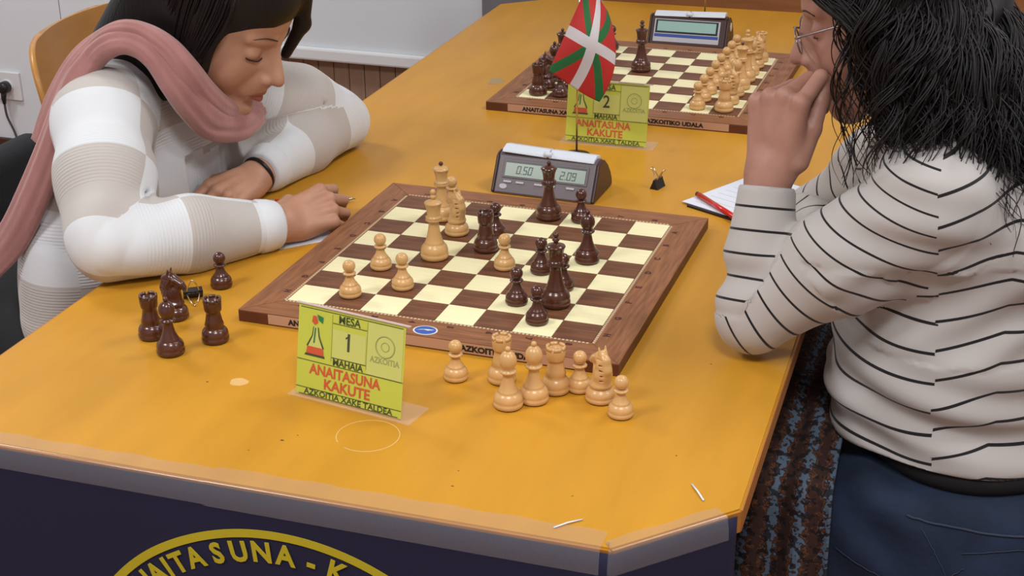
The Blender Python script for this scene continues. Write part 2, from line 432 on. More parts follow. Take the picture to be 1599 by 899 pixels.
for (ax, ay, bx, by, lb) in ((0.470, -0.372, 0.492, -0.349, 'thin curled clear tape sliver near the front corner bend'), (0.596, -0.279, 0.578, -0.252, 'thin curled clear tape sliver by the right end of the cut corner')):
    V, F = tube([(ax, ay, T+0.0012), ((ax+bx)/2, (ay+by)/2, T+0.0022), (bx, by, T+0.0010)], 0.0012, 6, True, 0.4)
    tag(obj('tape_sliver', V, F, M['white_plastic'], None, True), lb, 'tape')

# ------------------------------------------------------------ SDF sculpting with surface nets
def surfnet(F, org, h):
    S = F < 0
    a = S[:-1, :-1, :-1]; al = a.copy(); an = a.copy()
    for dx in (0, 1):
        for dy in (0, 1):
            for dz in (0, 1):
                if dx+dy+dz == 0: continue
                c = S[dx:S.shape[0]-1+dx, dy:S.shape[1]-1+dy, dz:S.shape[2]-1+dz]
                al &= c; an |= c
    act = an & ~al
    I = np.argwhere(act); vid = np.full(act.shape, -1, np.int32); vid[I[:, 0], I[:, 1], I[:, 2]] = np.arange(len(I))
    acc = np.zeros((len(I), 3)); cnt = np.zeros(len(I))
    cor = {}
    for dx in (0, 1):
        for dy in (0, 1):
            for dz in (0, 1): cor[(dx, dy, dz)] = F[I[:, 0]+dx, I[:, 1]+dy, I[:, 2]+dz].astype(float)
    for ax in range(3):
        for u in (0, 1):
            for v in (0, 1):
                b = [0, 0, 0]; o1, o2 = [k for k in range(3) if k != ax]; b[o1] = u; b[o2] = v
                e = list(b); e[ax] = 1; fa = cor[tuple(b)]; fb = cor[tuple(e)]
                m = (fa < 0) != (fb < 0); t = np.where(m, fa/np.where(m, fa-fb, 1), 0)
                p = np.zeros((len(I), 3)); p[:, o1] = u; p[:, o2] = v; p[:, ax] = t
                acc[m] += p[m]; cnt[m] += 1
    V = (I+acc/np.maximum(cnt, 1)[:, None])*h+np.array(org)
    Q = []
    for ax in range(3):
        o1, o2 = [(1, 2), (2, 0), (0, 1)][ax]
        sl0 = [slice(1, -1)]*3; sl1 = [slice(1, -1)]*3
        sl0[ax] = slice(0, -1); sl1[ax] = slice(1, None)
        A0 = S[tuple(sl0)]; A1 = S[tuple(sl1)]; d = np.argwhere(A0 != A1)
        if not len(d): continue
        g = d+1; g[:, ax] -= 1; flip = A0[d[:, 0], d[:, 1], d[:, 2]]
        def cell(a_, b_):
            c = g.copy(); c[:, o1] -= a_; c[:, o2] -= b_; return vid[c[:, 0], c[:, 1], c[:, 2]]
        q = np.stack([cell(1, 1), cell(0, 1), cell(0, 0), cell(1, 0)], 1)
        q[~flip] = q[~flip][:, ::-1]; Q.append(q)
    Q = np.concatenate(Q); Q = Q[(Q >= 0).all(1)]
    return V, Q

def fast_mesh(name, V, Q):
    me = bpy.data.meshes.new(name); nV, nQ = len(V), len(Q)
    me.vertices.add(nV); me.vertices.foreach_set('co', np.asarray(V, np.float32).ravel())
    k = Q.shape[1]
    me.loops.add(nQ*k); me.loops.foreach_set('vertex_index', Q.astype(np.int32).ravel())
    me.polygons.add(nQ); me.polygons.foreach_set('loop_start', np.arange(0, nQ*k, k, dtype=np.int32))
    me.polygons.foreach_set('use_smooth', np.ones(nQ, bool))
    me.update(calc_edges=True); me.validate(); return me

class SDF:
    def __init__(s, lo, hi, h):
        s.h = h; s.lo = np.array(lo, float); n = np.ceil((np.array(hi)-s.lo)/h).astype(int)+1
        s.n = n; s.F = np.full(n, 1.0, np.float32)
        s.ax = [s.lo[i]+h*np.arange(n[i]) for i in range(3)]
    def win(s, lo, hi):
        a = np.clip(np.floor((np.array(lo)-s.lo)/s.h).astype(int), 0, s.n); b = np.clip(np.ceil((np.array(hi)-s.lo)/s.h).astype(int)+1, 0, s.n)
        if (b <= a).any(): return None, None
        sl = tuple(slice(a[i], b[i]) for i in range(3))
        g = np.meshgrid(*[s.ax[i][a[i]:b[i]].astype(np.float32) for i in range(3)], indexing='ij', sparse=True)
        return sl, g
    def comb(s, sl, d, k, op):
        A = s.F[sl]
        if op == 'u':
            if k > 0: h = np.maximum(k-np.abs(A-d), 0)/k; s.F[sl] = np.minimum(A, d)-h*h*k*0.25
            else: s.F[sl] = np.minimum(A, d)
        else:
            d = -d
            if k > 0: h = np.maximum(k-np.abs(A-d), 0)/k; s.F[sl] = np.maximum(A, d)+h*h*k*0.25
            else: s.F[sl] = np.maximum(A, d)
    def cone(s, p, q, r0, r1, k=0.0, op='u', sq=None):
        p = np.array(p, float); q = np.array(q, float); m = max(r0, r1)+k+3*s.h
        sl, g = s.win(np.minimum(p, q)-m, np.maximum(p, q)+m)
        if sl is None: return s
        ba = q-p; L2 = float(ba@ba)+1e-12
        X, Y, Z = g[0]-p[0], g[1]-p[1], g[2]-p[2]
        t = np.clip((X*ba[0]+Y*ba[1]+Z*ba[2])/L2, 0, 1)
        d = np.sqrt((X-t*ba[0])**2+(Y-t*ba[1])**2+(Z-t*ba[2])**2)-(r0+(r1-r0)*t)
        s.comb(sl, d, k, op); return s
    def ell(s, c, r, k=0.0, rot=None, op='u'):
        c = np.array(c, float); r = np.array(r, float); m = r.max()+k+3*s.h
        sl, g = s.win(c-m, c+m)
        if sl is None: return s
        X, Y, Z = g[0]-c[0], g[1]-c[1], g[2]-c[2]
        if rot is not None:
            A = np.array(rot)                      # columns: local axes in world
            X, Y, Z = (X*A[0, i]+Y*A[1, i]+Z*A[2, i] for i in range(3))
        k0 = np.sqrt((X/r[0])**2+(Y/r[1])**2+(Z/r[2])**2); k1 = np.sqrt((X/r[0]**2)**2+(Y/r[1]**2)**2+(Z/r[2]**2)**2)+1e-9
        d = np.where(k0 < 1e-3, -r.min(), k0*(k0-1)/k1)
        s.comb(sl, d, k, op); return s
    def box(s, c, hs, rd=0.0, k=0.0, rot=None, op='u'):
        c = np.array(c, float); hs = np.array(hs, float); m = np.linalg.norm(hs)+k+3*s.h
        sl, g = s.win(c-m, c+m)
        if sl is None: return s
        X, Y, Z = g[0]-c[0], g[1]-c[1], g[2]-c[2]
        if rot is not None:
            A = np.array(rot); X, Y, Z = (X*A[0, i]+Y*A[1, i]+Z*A[2, i] for i in range(3))
        qx, qy, qz = np.abs(X)-hs[0]+rd, np.abs(Y)-hs[1]+rd, np.abs(Z)-hs[2]+rd
        d = np.sqrt(np.maximum(qx, 0)**2+np.maximum(qy, 0)**2+np.maximum(qz, 0)**2)+np.minimum(np.maximum(qx, np.maximum(qy, qz)), 0)-rd
        s.comb(sl, d, k, op); return s
    def mesh(s, name):
        V, Q = surfnet(s.F, s.lo, s.h); return fast_mesh(name, V, Q)
    def obj(s, name, mt, parent=None):
        me = s.mesh(name); o = bpy.data.objects.new(name, me); COL.objects.link(o)
        for m in (mt if isinstance(mt, (list, tuple)) else [mt]): me.materials.append(m)
        if parent: o.parent = parent
        return o
#@@PIECES
# ------------------------------------------------------------ chess pieces
BASE = {}
def prof_mesh(name, prof, extra=None, n=28):
    parts = [lathe(prof, n)]
    if extra: parts += extra
    V, F = join(parts); me = bpy.data.meshes.new(name); me.from_pydata([tuple(v) for v in V], [], F); me.update()
    me.polygons.foreach_set('use_smooth', [True]*len(me.polygons)); return me
def base_prof(r, h):   # bulged foot, r radius; h height of the bulge
    return [(r*0.90, 0.0), (r*0.97, 0.0008), (r, h*0.18), (r*0.985, h*0.30), (r*0.94, h*0.34), (r*0.96, h*0.42), (r*0.97, h*0.55), (r*0.90, h*0.74), (r*0.76, h*0.90), (r*0.66, h*0.97), (r*0.68, h*1.02), (r*0.64, h*1.08)]
def sph(r, zc, a0=-70, a1=90, n=9):
    return [(max(r*math.cos(R_(a)), 0.0002), zc+r*math.sin(R_(a))) for a in np.linspace(a0, a1, n)]
PAWN = base_prof(.0145, .0155)+[(.0078, .0185), (.0062, .022), (.0050, .0265), (.0048, .0285), (.0082, .0295), (.0086, .0305), (.0078, .0316), (.0052, .0322)]+sph(.0082, .0398)
BISH = base_prof(.0170, .0185)+[(.0098, .022), (.0075, .028), (.0060, .036), (.0056, .0405), (.0092, .0415), (.0098, .0428), (.0090, .0440), (.0062, .0448), (.0070, .047), (.0093, .0515), (.0100, .0555), (.0090, .0605), (.0065, .0645), (.0030, .0668), (.0022, .0672)]+sph(.0032, .0695)
ROOK = base_prof(.0168, .0185)+[(.0118, .0215), (.0102, .027), (.0088, .035), (.0084, .0385), (.0098, .0392), (.0102, .0402), (.0106, .0430), (.0112, .0520), (.0110, .0526), (.0085, .0526), (.0082, .0490), (.0002, .0488)]
QUEEN = base_prof(.0185, .021)+[(.0110, .025), (.0085, .033), (.0066, .044), (.0062, .0500), (.0105, .0510), (.0112, .0522), (.0098, .0532), (.0102, .0546), (.0106, .0556), (.0090, .0566), (.0080, .0580), (.0088, .066), (.0106, .0728), (.0118, .0738), (.0116, .0750), (.0090, .0770), (.0050, .0790), (.0004, .0797)]
KING = base_prof(.0190, .022)+[(.0112, .026), (.0090, .034), (.0070, .046), (.0066, .0525), (.0108, .0535), (.0115, .0548), (.0100, .0558), (.0106, .0572), (.0110, .0584), (.0094, .0594), (.0086, .0610), (.0095, .070), (.0112, .0765), (.0122, .0778), (.0116, .0792), (.0080, .0806), (.0040, .0822), (.0030, .0830)]
def rook_merlons():
    P = []
    for k in range(6):
        a0 = 2*PI*k/6+0.13; a1 = 2*PI*(k+1)/6-0.13; V = []; F = []; m = 6
        for i in range(m):
            a = a0+(a1-a0)*i/(m-1)
            for r, z in ((.0112, .0518), (.0112, .0560), (.0087, .0560), (.0085, .0515)):
                V.append((r*math.cos(a), r*math.sin(a), z))
        for i in range(m-1):
            for j in range(4): q = i*4+j; s_ = i*4+(j+1) % 4; F.append((q, s_, s_+4, q+4))
        F.append((3, 2, 1, 0)); F.append(tuple(range(4*m-4, 4*m))); P.append((V, F))
    return P
def knight_mesh():
    s = SDF((-.020, -.0125, .010), (.020, .0125, .062), .00075)
    # neck: deep chest rising to the crest; head points to +x
    s.ell((-.0005, 0, .0195), (.0120, .0098, .0040))
    for (p, q, a, b) in (((-.001, 0, .019), (-.004, 0, .031), .0088, .0078), ((-.004, 0, .031), (-.0045, 0, .041), .0078, .0062), ((-.0045, 0, .041), (-.001, 0, .049), .0062, .0052)):
        s.cone(p, q, a, b, .003)
    s.cone((-.008, 0, .024), (-.0105, 0, .037), .0040, .0042, .003)      # mane ridge
    s.cone((-.0105, 0, .037), (-.0085, 0, .047), .0042, .0036, .003)
    s.cone((-.0085, 0, .047), (-.003, 0, .053), .0036, .0026, .003)
    s.cone((.001, 0, .0475), (.0115, 0, .0425), .0058, .0038, .002)      # head
    s.cone((.0105, 0, .0425), (.0140, 0, .0395), .0038, .0034, .001)     # muzzle
    s.cone((.004, 0, .0440), (.0085, 0, .0375), .0042, .0026, .002)      # jaw
    s.cone((.006, 0, .020), (.004, 0, .034), .0048, .0052, .003)         # chest
    for y in (-1, 1):
        s.cone((-.003, y*.0028, .0525), (-.0015, y*.0034, .0590), .0019, .0007, .001)   # ears
        s.ell((.0045, y*.0052, .0480), (.0013, .0012, .0011), .0005)                   # eye bulge
        s.ell((.0145, y*.0032, .0405), (.0011, .0010, .0009), .0, None, 's')           # nostril
        for i in range(5):                                                             # mane grooves
            s.ell((-.0095+.0008*i, y*.0050, .027+.0052*i), (.0050, .0012, .0007), .0008, None, 's')
    s.box((.0165, 0, .0382), (.0030, .008, .0004), 0, 0, None, 's')
    me = s.mesh('knight_top'); me.transform(Matrix.Translation((0, 0, .017)) @ Matrix.Diagonal((1.12, 1.30, 1.16, 1)) @ Matrix.Translation((0, 0, -.017))); return me
PMESH = {}
def build_pieces():
    for nm, pf in (('pawn', PAWN), ('bishop', BISH), ('rook', ROOK), ('queen', QUEEN), ('king', KING)):
        PMESH[nm] = prof_mesh(nm, pf, rook_merlons() if nm == 'rook' else None)
    kb = prof_mesh('knight_base', base_prof(.0172, .0165)+[(.0118, .0185), (.0002, .0188)])
    PMESH['knight'] = kb; PMESH['knight_head'] = knight_mesh()
    V, F = lathe(sph(.0032, .0825, -50, 90), 14); me = bpy.data.meshes.new('finial'); me.from_pydata(V, [], F); me.update(); me.polygons.foreach_set('use_smooth', [True]*len(me.polygons)); PMESH['queen_finial'] = me
    V, F = lathe([(.0030, .0826), (.0026, .0840), (.0046, .0862), (.0046, .0874), (.0026, .0888), (.0026, .0898)]+sph(.0040, .0930, -60, 90), 16); me = bpy.data.meshes.new('finial'); me.from_pydata(V, [], F); me.update(); me.polygons.foreach_set('use_smooth', [True]*len(me.polygons)); PMESH['king_finial'] = me
    V, F = lathe([(.0150, 0.0), (.0152, .0008)], 24); me = bpy.data.meshes.new('felt_pad'); me.from_pydata(V, [], F); me.update(); PMESH['felt'] = me
build_pieces()
PROTO = {}
FR = {'pawn': .86, 'bishop': 1.02, 'rook': 1.01, 'knight': 1.03, 'queen': 1.11, 'king': 1.14}
def proto(kind, color):
    key = (kind, color)
    if key in PROTO: return copy_tree(PROTO[key])
    mt = M['white_pc'] if color == 'w' else M['black_pc']
    me = PMESH[kind].copy(); me.materials.append(mt); me.name = 'turned_body'
    r = empty('chess_'+kind)
    def ch(nm, me, z=0.0008, sc=None):
        o = bpy.data.objects.new(nm, me); COL.objects.link(o); o.parent = r; o.location = (0, 0, z)
        if sc: o.scale = sc
        return o
    ch('turned_body', me)
    mf = PMESH['felt'].copy(); mf.materials.append(M['felt']); ch('felt_pad', mf, 0.0, (FR[kind], FR[kind], 1))
    if kind == 'knight':
        m2 = PMESH['knight_head'].copy(); m2.materials.append(mt); ch('horse_head', m2)
    if kind in ('queen', 'king'):
        m2 = PMESH[kind+'_finial'].copy(); m2.materials.append(M['black_pc'] if (kind == 'queen') else mt)
        o = ch('finial', m2); 
        if kind == 'queen' and color == 'w': o['label'] = 'dark finial ball'
    PROTO[key] = r; return r
def place(kind, color, x, y, z, rz, label, group=None):
    o = proto(kind, color); o.location = (x, y, z); o.rotation_euler = (0, 0, rz)
    if 'group' in o: del o['group']
    cw = 'light' if color == 'w' else 'dark'
    tag(o, label, 'chess piece', group or (cw+' wooden chess pieces')); return o

# ------------------------------------------------------------ chess boards
def chessboard(ox, oy, label, proto_=None, sticker=False):
    r = empty('chessboard', (ox+0.2, oy+0.2, T), 0, label, 'chessboard')
    b = 0.0455; s = .05; H = 0.016
    def W(x, y): return (x-0.2, y-0.2)
    # core with visible dark red-brown edge
    box('core', -0.2-b, 0.2+b, -0.2-b, 0.2+b, 0.0, H-0.0016, M['walnut_d'], r, 0.0006)
    rings = [((-b, -b), (.4+b, -b), (.4, 0), (0, 0)), ((.4+b, -b), (.4+b, .4+b), (.4, .4), (.4, 0)), ((.4+b, .4+b), (-b, .4+b), (0, .4), (.4, .4)), ((-b, .4+b), (-b, -b), (0, 0), (0, .4))]
    for i, q in enumerate(rings):
        c = np.mean(q, 0)
        pts = [W(*(c+(np.array(p)-c)*0.9992)) for p in q]
        slab('border_strip', [(x, y) for x, y in pts], H-0.0015, H, M['walnut'] if i % 2 == 0 else M['walnut_y'], r, 0.0003, (0, 0))
    ml, mdk = None, None
    for i in range(8):
        for j in range(8):
            light = (i+j) % 2 == 0
            x0, y0 = W(i*s+.0002, j*s+.0002); 
            key = 'l' if light else 'd'
            me_o = box('square', -s/2+.0003, s/2-.0003, -s/2+.0003, s/2-.0003, H-0.0015, H+0.0001, M['light_sq'] if light else M['dark_sq'], r)
            me_o.location = (-.2+(i+.5)*s, -.2+(j+.5)*s, 0)
    # rope inlay: thin line of small blocks round the field
    V, F = [], []
    def blk(x0, x1, y0, y1):
        k = len(V); z0, z1 = H, H+0.00025
        for z in (z0, z1): V.extend([(x0, y0, z), (x1, y0, z), (x1, y1, z), (x0, y1, z)])
        F.extend([(k, k+3, k+2, k+1), (k+4, k+5, k+6, k+7), (k, k+1, k+5, k+4), (k+1, k+2, k+6, k+5), (k+2, k+3, k+7, k+6), (k+3, k, k+4, k+7)])
    g = .2010; t = .0030; step = .0050
    for k in range(int(2*g/step)):
        a = -g+k*step
        blk(a, a+step*.62, -g-t, -g); blk(a, a+step*.62, g, g+t); blk(-g-t, -g, a, a+step*.62); blk(g, g+t, a, a+step*.62)
    o = obj('rope_inlay', V, F, M['inlay'], r); o['kind'] = 'stuff'
    # coordinates
    for k in range(8):
        c = -.2+(k+.5)*s; z = H+0.0001
        rk = str(k+1); fl = 'HGFEDCBA'[k]
        text(rk, .0110, M['coord'], r, Matrix.Translation((c, -.2-.0125, z)) @ Matrix.Rotation(-PI/2, 4, 'Z'), .0001, .0007, name='rank_number')
        text(rk, .0110, M['coord'], r, Matrix.Translation((c, .2+.0125, z)) @ Matrix.Rotation(PI/2, 4, 'Z'), .0001, .0007, name='rank_number')
        text(fl, .0110, M['coord'], r, Matrix.Translation((-.2-.0125, c, z)) @ Matrix.Rotation(-PI/2, 4, 'Z'), .0001, .0007, name='file_letter')
        text(fl, .0110, M['coord'], r, Matrix.Translation((.2+.0125, c, z)) @ Matrix.Rotation(PI/2, 4, 'Z'), .0001, .0007, name='file_letter')
    # paper strip with the club name on the near side face
    yf = -.2-b
    st = box('name_strip', -0.204, 0.196, yf-0.0006, yf-0.00005, 0.002, H-0.0012, M['label_strip'], r)
    Mx = lambda x: Matrix.Translation((x, yf-0.0009, H*0.5)) @ Matrix.Rotation(PI/2, 4, 'X')
    text('ANAITASUNA XAKE TALDEA', .0100, M['ink'], st, Mx(-0.107), .0001, .0005, sx=1.06)
    text('AZKOITIKO UDALA', .0100, M['ink'], st, Mx(0.101), .0001, .0005, sx=1.12)
    if sticker:
        V, F = lathe([(.0155, 0), (.0155, .0002)], 28)
        o = obj('round_sticker', V, F, M['white_plastic'], r); o.location = (0.0, -.2-.030, H+.0001); o.scale = (1, .80, 1)
        V, F = lathe([(.0135, 0), (.0135, .0002)], 28)
        o2 = obj('blue_disc', V, F, M['blue_sticker'], o); o2.location = (0, 0, .0002)
        V = [(-.011, -.003, .0005), (-.002, .001, .0005), (.003, -.001, .0005), (.011, .004, .0005), (.004, .004, .0005), (-.001, .003, .0005), (-.006, .001, .0005)]
        obj('white_emblem', V, [tuple(range(7))], M['white_plastic'], o)
    return r
B1 = (0.0, 0.0); B2 = (-0.011, 0.941); ZB = T+0.0162
chessboard(*B1, 'walnut and maple chessboard in play nearest the camera, between the two players', sticker=True)
chessboard(*B2, 'walnut and maple chessboard at the far end with pieces in starting rows')

# pieces on the near board: (kind, colour, col, row, rotation, label)
near = [
 ('pawn', 'w', 1.42, .72, 0, 'light wooden pawn nearest the numbered sign on the near board'),
 ('pawn', 'w', 1.44, 2.62, 0, 'light wooden pawn second from the left edge of the near board'),
 ('pawn', 'w', 2.50, 1.58, 0, 'light wooden pawn just right of the two leftmost pawns on the near board'),
 ('king', 'w', 2.53, 3.72, 0, 'light wooden king standing in front of the queen on the near board'),
 ('queen', 'w', 1.66, 6.50, 0, 'light wooden queen with dark tip behind the king on the near board'),
 ('pawn', 'w', 1.62, 7.40, 0, 'light wooden pawn half hidden behind the knight, in the far row of the near board'),
 ('knight', 'w', 2.47, 5.55, R_(150), 'light wooden knight seen from behind beside the queen on the near board'),
 ('rook', 'b', 3.66, 4.65, 0.3, 'dark wooden rook at the middle of the near board beside the lone light pawn'),
 ('pawn', 'b', 3.55, 5.75, 0, 'dark wooden pawn half hidden behind the dark rook on the near board'),
 ('queen', 'b', 4.55, 7.50, 0, 'tall dark wooden queen in front of the clock display'),
 ('pawn', 'b', 5.50, 7.55, 0, 'dark wooden pawn in front of the right side of the clock'),
 ('bishop', 'b', 6.50, 4.75, 0, 'dark wooden bishop standing alone toward the right of the near board'),
 ('pawn', 'w', 4.56, 3.62, 0, 'lone light wooden pawn among the dark pieces in the centre of the near board'),
 ('pawn', 'b', 5.56, 3.66, 0, 'dark wooden pawn just behind and left of the dark king'),
 ('pawn', 'b', 6.42, 2.82, 0, 'dark wooden pawn just behind and right of the dark king'),
 ('pawn', 'b', 5.58, 1.60, 0, 'dark wooden pawn left of the dark king, on a light square'),
 ('pawn', 'b', 6.42, .68, 0, 'dark wooden pawn nearest the camera on the near board'),
 ('king', 'b', 6.54, 1.80, 0, 'dark wooden king surrounded by four dark pawns'),
]
for kd, c, i, j, rz, lb in near: place(kd, c, B1[0]+i*.05, B1[1]+j*.05, ZB, rz, lb)
off = [
 ('rook', 'b', -.124, -.120, .2, 'captured dark rook at the left end of the group on the table'),
 ('bishop', 'b', -.079, -.152, 0, 'captured dark bishop standing foremost of the group on the bare table'),
 ('knight', 'b', -.126, -.062, R_(2), 'captured dark knight facing right beside the sleeve'),
 ('rook', 'b', -.045, -.105, .5, 'captured dark rook at the right of its group, near the black clip'),
 ('pawn', 'b', -.119, .043, 0, 'captured dark pawn beside the cream sweater sleeve'),
 ('pawn', 'w', .269, -.108, 0, 'captured light pawn standing apart next to the yellow sign'),
 ('rook', 'w', .321, -.096, .1, 'captured light rook behind the front bishop'),
 ('bishop', 'w', .348, -.152, 0, 'captured light bishop foremost in the group of loose light pieces'),
 ('bishop', 'w', .371, -.131, 0, 'captured light bishop between the two light rooks'),
 ('rook', 'w', .387, -.101, .5, 'captured light rook in the middle of the loose light pieces'),
 ('pawn', 'w', .412, -.090, 0, 'captured light pawn between the rook and the knight'),
 ('knight', 'w', .441, -.106, R_(140), 'captured light knight seen from behind at the board corner'),
 ('pawn', 'w', .472, -.134, 0, 'captured light pawn at the right end of the loose light pieces'),
]
for kd, c, x, y, rz, lb in off: place(kd, c, x, y, T+.0001, rz, lb)
ordn = ['nearest the camera', 'second from the camera', 'third from the camera', 'fourth from the camera', 'fifth from the camera', 'sixth from the camera', 'seventh from the camera', 'at the far end of the row']
back = ['rook', 'knight', 'bishop', 'queen', 'king', 'bishop', 'knight', 'rook']
for j in range(8):
    y = B2[1]+(j+.5)*.05
    place('pawn', 'w', B2[0]+6.5*.05, y, ZB, 0, 'light pawn in the far board front row, '+ordn[j])
    place(back[j], 'w', B2[0]+7.45*.05, y, ZB, PI-.4 if back[j] == 'knight' else 0, 'light '+back[j]+' in the far board back row, '+ordn[j])
    place('pawn', 'b', B2[0]+1.45*.05, y, ZB, 0, 'dark pawn in the far board front row, '+ordn[j])
    if back[j] != 'king': place(back[j], 'b', B2[0]+.6*.05, y, ZB, .3 if back[j] == 'knight' else 0, 'dark '+back[j]+' in the far board back row, '+ordn[j])
place('king', 'b', .158, 1.176, ZB, 0, 'dark king standing alone in the middle of the far board')

# ------------------------------------------------------------ clocks
def seg_text(s, h, mt, parent, Mx, thk=.0012, gap=.0016, w_=None):
    """seven segment digits"""
    w_ = w_ or h*.5; SG = {'0': 'abcdef', '2': 'abged', '5': 'afgcd', '9': 'abcdfg'}
    V, F = [], []
    def bar(x0, x1, y0, y1):
        k = len(V)
        for z in (0, .0003): V.extend([(x0, y0, z), (x1, y0, z), (x1, y1, z), (x0, y1, z)])
        F.extend([(k, k+3, k+2, k+1), (k+4, k+5, k+6, k+7), (k, k+1, k+5, k+4), (k+1, k+2, k+6, k+5), (k+2, k+3, k+7, k+6), (k+3, k, k+4, k+7)])
    tot = sum(w_+gap if c != '.' else thk+gap for c in s)-gap; x = -tot/2; e = thk*.3
    for c in s:
        if c == '.': bar(x, x+thk, -h/2, -h/2+thk); x += thk+gap; continue
        for g in SG[c]:
            if g == 'a': bar(x+e, x+w_-e, h/2-thk, h/2)
            if g == 'd': bar(x+e, x+w_-e, -h/2, -h/2+thk)
            if g == 'g': bar(x+e, x+w_-e, -thk/2, thk/2)
            if g == 'f': bar(x, x+thk, e, h/2-e)
            if g == 'e': bar(x, x+thk, -h/2+e, -e)
            if g == 'b': bar(x+w_-thk, x+w_, e, h/2-e)
            if g == 'c': bar(x+w_-thk, x+w_, -h/2+e, -e)
        x += w_+gap
    o = obj('lcd_digits', V, F, mt, parent); o.data.transform(Mx @ Matrix(((1, .12, 0, 0), (0, 1, 0, 0), (0, 0, 1, 0), (0, 0, 0, 1)))); return o

def clock(x, y, rz, label, style):
    r = empty('chess_clock', (x, y, T), rz, label, 'clock')
    W2 = .078
    prof = [(0, 0.0), (0, .004), (.028, .053), (.034, .0565), (.046, .0575), (.058, .054), (.074, .042), (.088, .026), (.096, .012), (.097, .003), (.094, 0.0)]
    V, F = extrude_profile(prof, -W2, W2); o = obj('housing', V, F, M['clock'] if style == 1 else M['clock_side'], r)
    md = o.modifiers.new('b', 'BEVEL'); md.width = .003; md.segments = 3; md.limit_method = 'ANGLE'; md.angle_limit = R_(35)
    for sx in (-1, 1):
        pr = [(.004+(p[0]-.004)*.97, p[1]*.97+.0008) for p in prof]
        V, F = extrude_profile(pr, sx*W2, sx*(W2+.005)) if sx > 0 else extrude_profile(pr, sx*(W2+.005), sx*W2)
        o = obj('side_cap', V, F, M['clock_side'], r); md = o.modifiers.new('b', 'BEVEL'); md.width = .003; md.segments = 3
        if style == 2 and sx > 0:
            V, F = lathe([(.009, 0), (.009, .001)], 20); d = obj('white_sticker', V, F, M['white_plastic'], r); d.rotation_euler = (0, PI/2, 0); d.location = (W2+.0052, .05, .035)
    # front face frame: origin at face middle, local x right, y up the slope, z outward
    a = math.atan2(.049, .028); up = Vector((0, math.cos(a), math.sin(a))); nrm = Vector((0, -math.sin(a), math.cos(a)))
    def FM(u, v, lift=0.0):
        o = Vector((u, .0, .004))+up*v+nrm*lift
        return Matrix(((1, up.x*0, 0, o.x), (0, up.y, nrm.y, o.y), (0, up.z, nrm.z, o.z), (0, 0, 0, 1)))
    def plate(nm, u0, u1, v0, v1, th, mt, lift=0.0002, par=r, bev=.0006):
        o = box(nm, u0, u1, v0, v1, 0, th, mt, par, bev); o.data.transform(FM(0, 0, lift)); return o
    if style == 1:
        plate('bezel', -.068, .068, .022, .0515, .0012, M['clock'])
        plate('display_recess', -.0645, .0645, .0245, .0490, .0003, M['recess'], .0014, bev=0)
        plate('lcd', -.0640, .0640, .0250, .0455, .0004, M['lcd'], .0017, bev=0)
        seg_text('0.50', .0125, M['lcd_dark'], r, FM(-.033, .0355, .0022))
        seg_text('2.09', .0125, M['lcd_dark'], r, FM(.037, .0345, .0022))
        for u in (-.058, -.038, -.008, .012, .043):
            plate('button', u-.0065, u+.0065, .0145, .0180, .0018, M['button'])
        V, F = lathe([(.0065, 0), (.0060, .0008)], 20); o = obj('maker_badge', V, F, M['button'], r); o.data.transform(FM(-.064, .0085, .0003) @ Matrix.Diagonal((1, .65, 1, 1)))
    else:
        plate('silver_panel', -.071, .066, .004, .0525, .0010, M['button'])
        plate('display_recess', -.068, .062, .0225, .0505, .0003, M['recess'], .0012, bev=0)
        plate('lcd', -.064, .058, .0265, .0475, .0004, M['lcd_blue'], .0016, bev=0)
        plate('blue_band', -.069, .064, .0145, .0205, .0006, M['blue_stripe'], .0012)
    # rocker: two pale levers meeting at a small pivot
    for sx in (-1, 1):
        t = (.0035 if style == 1 else .001)*sx
        pr = [(.026, .0555), (.030, .0595), (.045, .0630), (.060, .0595), (.064, .0545), (.060, .0535), (.030, .0535)]
        n = len(pr); x0, x1 = (.001, .0735) if sx > 0 else (-.0735, -.001)
        V = []
        for xx in (x0, x1):
            dz = (abs(xx)/.0735)*(.0025 if (sx < 0) == (style == 1) else -.0015)
            V += [(xx, p[0], p[1]+dz+.001) for p in pr]
        F = [(i, (i+1) % n, (i+1) % n+n, i+n) for i in range(n)]+[tuple(range(n))[::-1], tuple(range(n, 2*n))]
        o = obj('lever', V, F, M['lever'], r); md = o.modifiers.new('b', 'BEVEL'); md.width = .0015; md.segments = 2
    V, F = tube([(-.006, .030, .0605), (.006, .030, .0605)], .0045, 10); obj('pivot', V, F, M['lever'], r, True)
    return r
clock(.180, .4885, R_(-1.5), 'dark plum chess clock showing 0.50 and 2.09 behind the near board', 1)
clock(.187, 1.437, R_(2.0), 'dark chess clock with blank blue-green display behind the far board', 2)

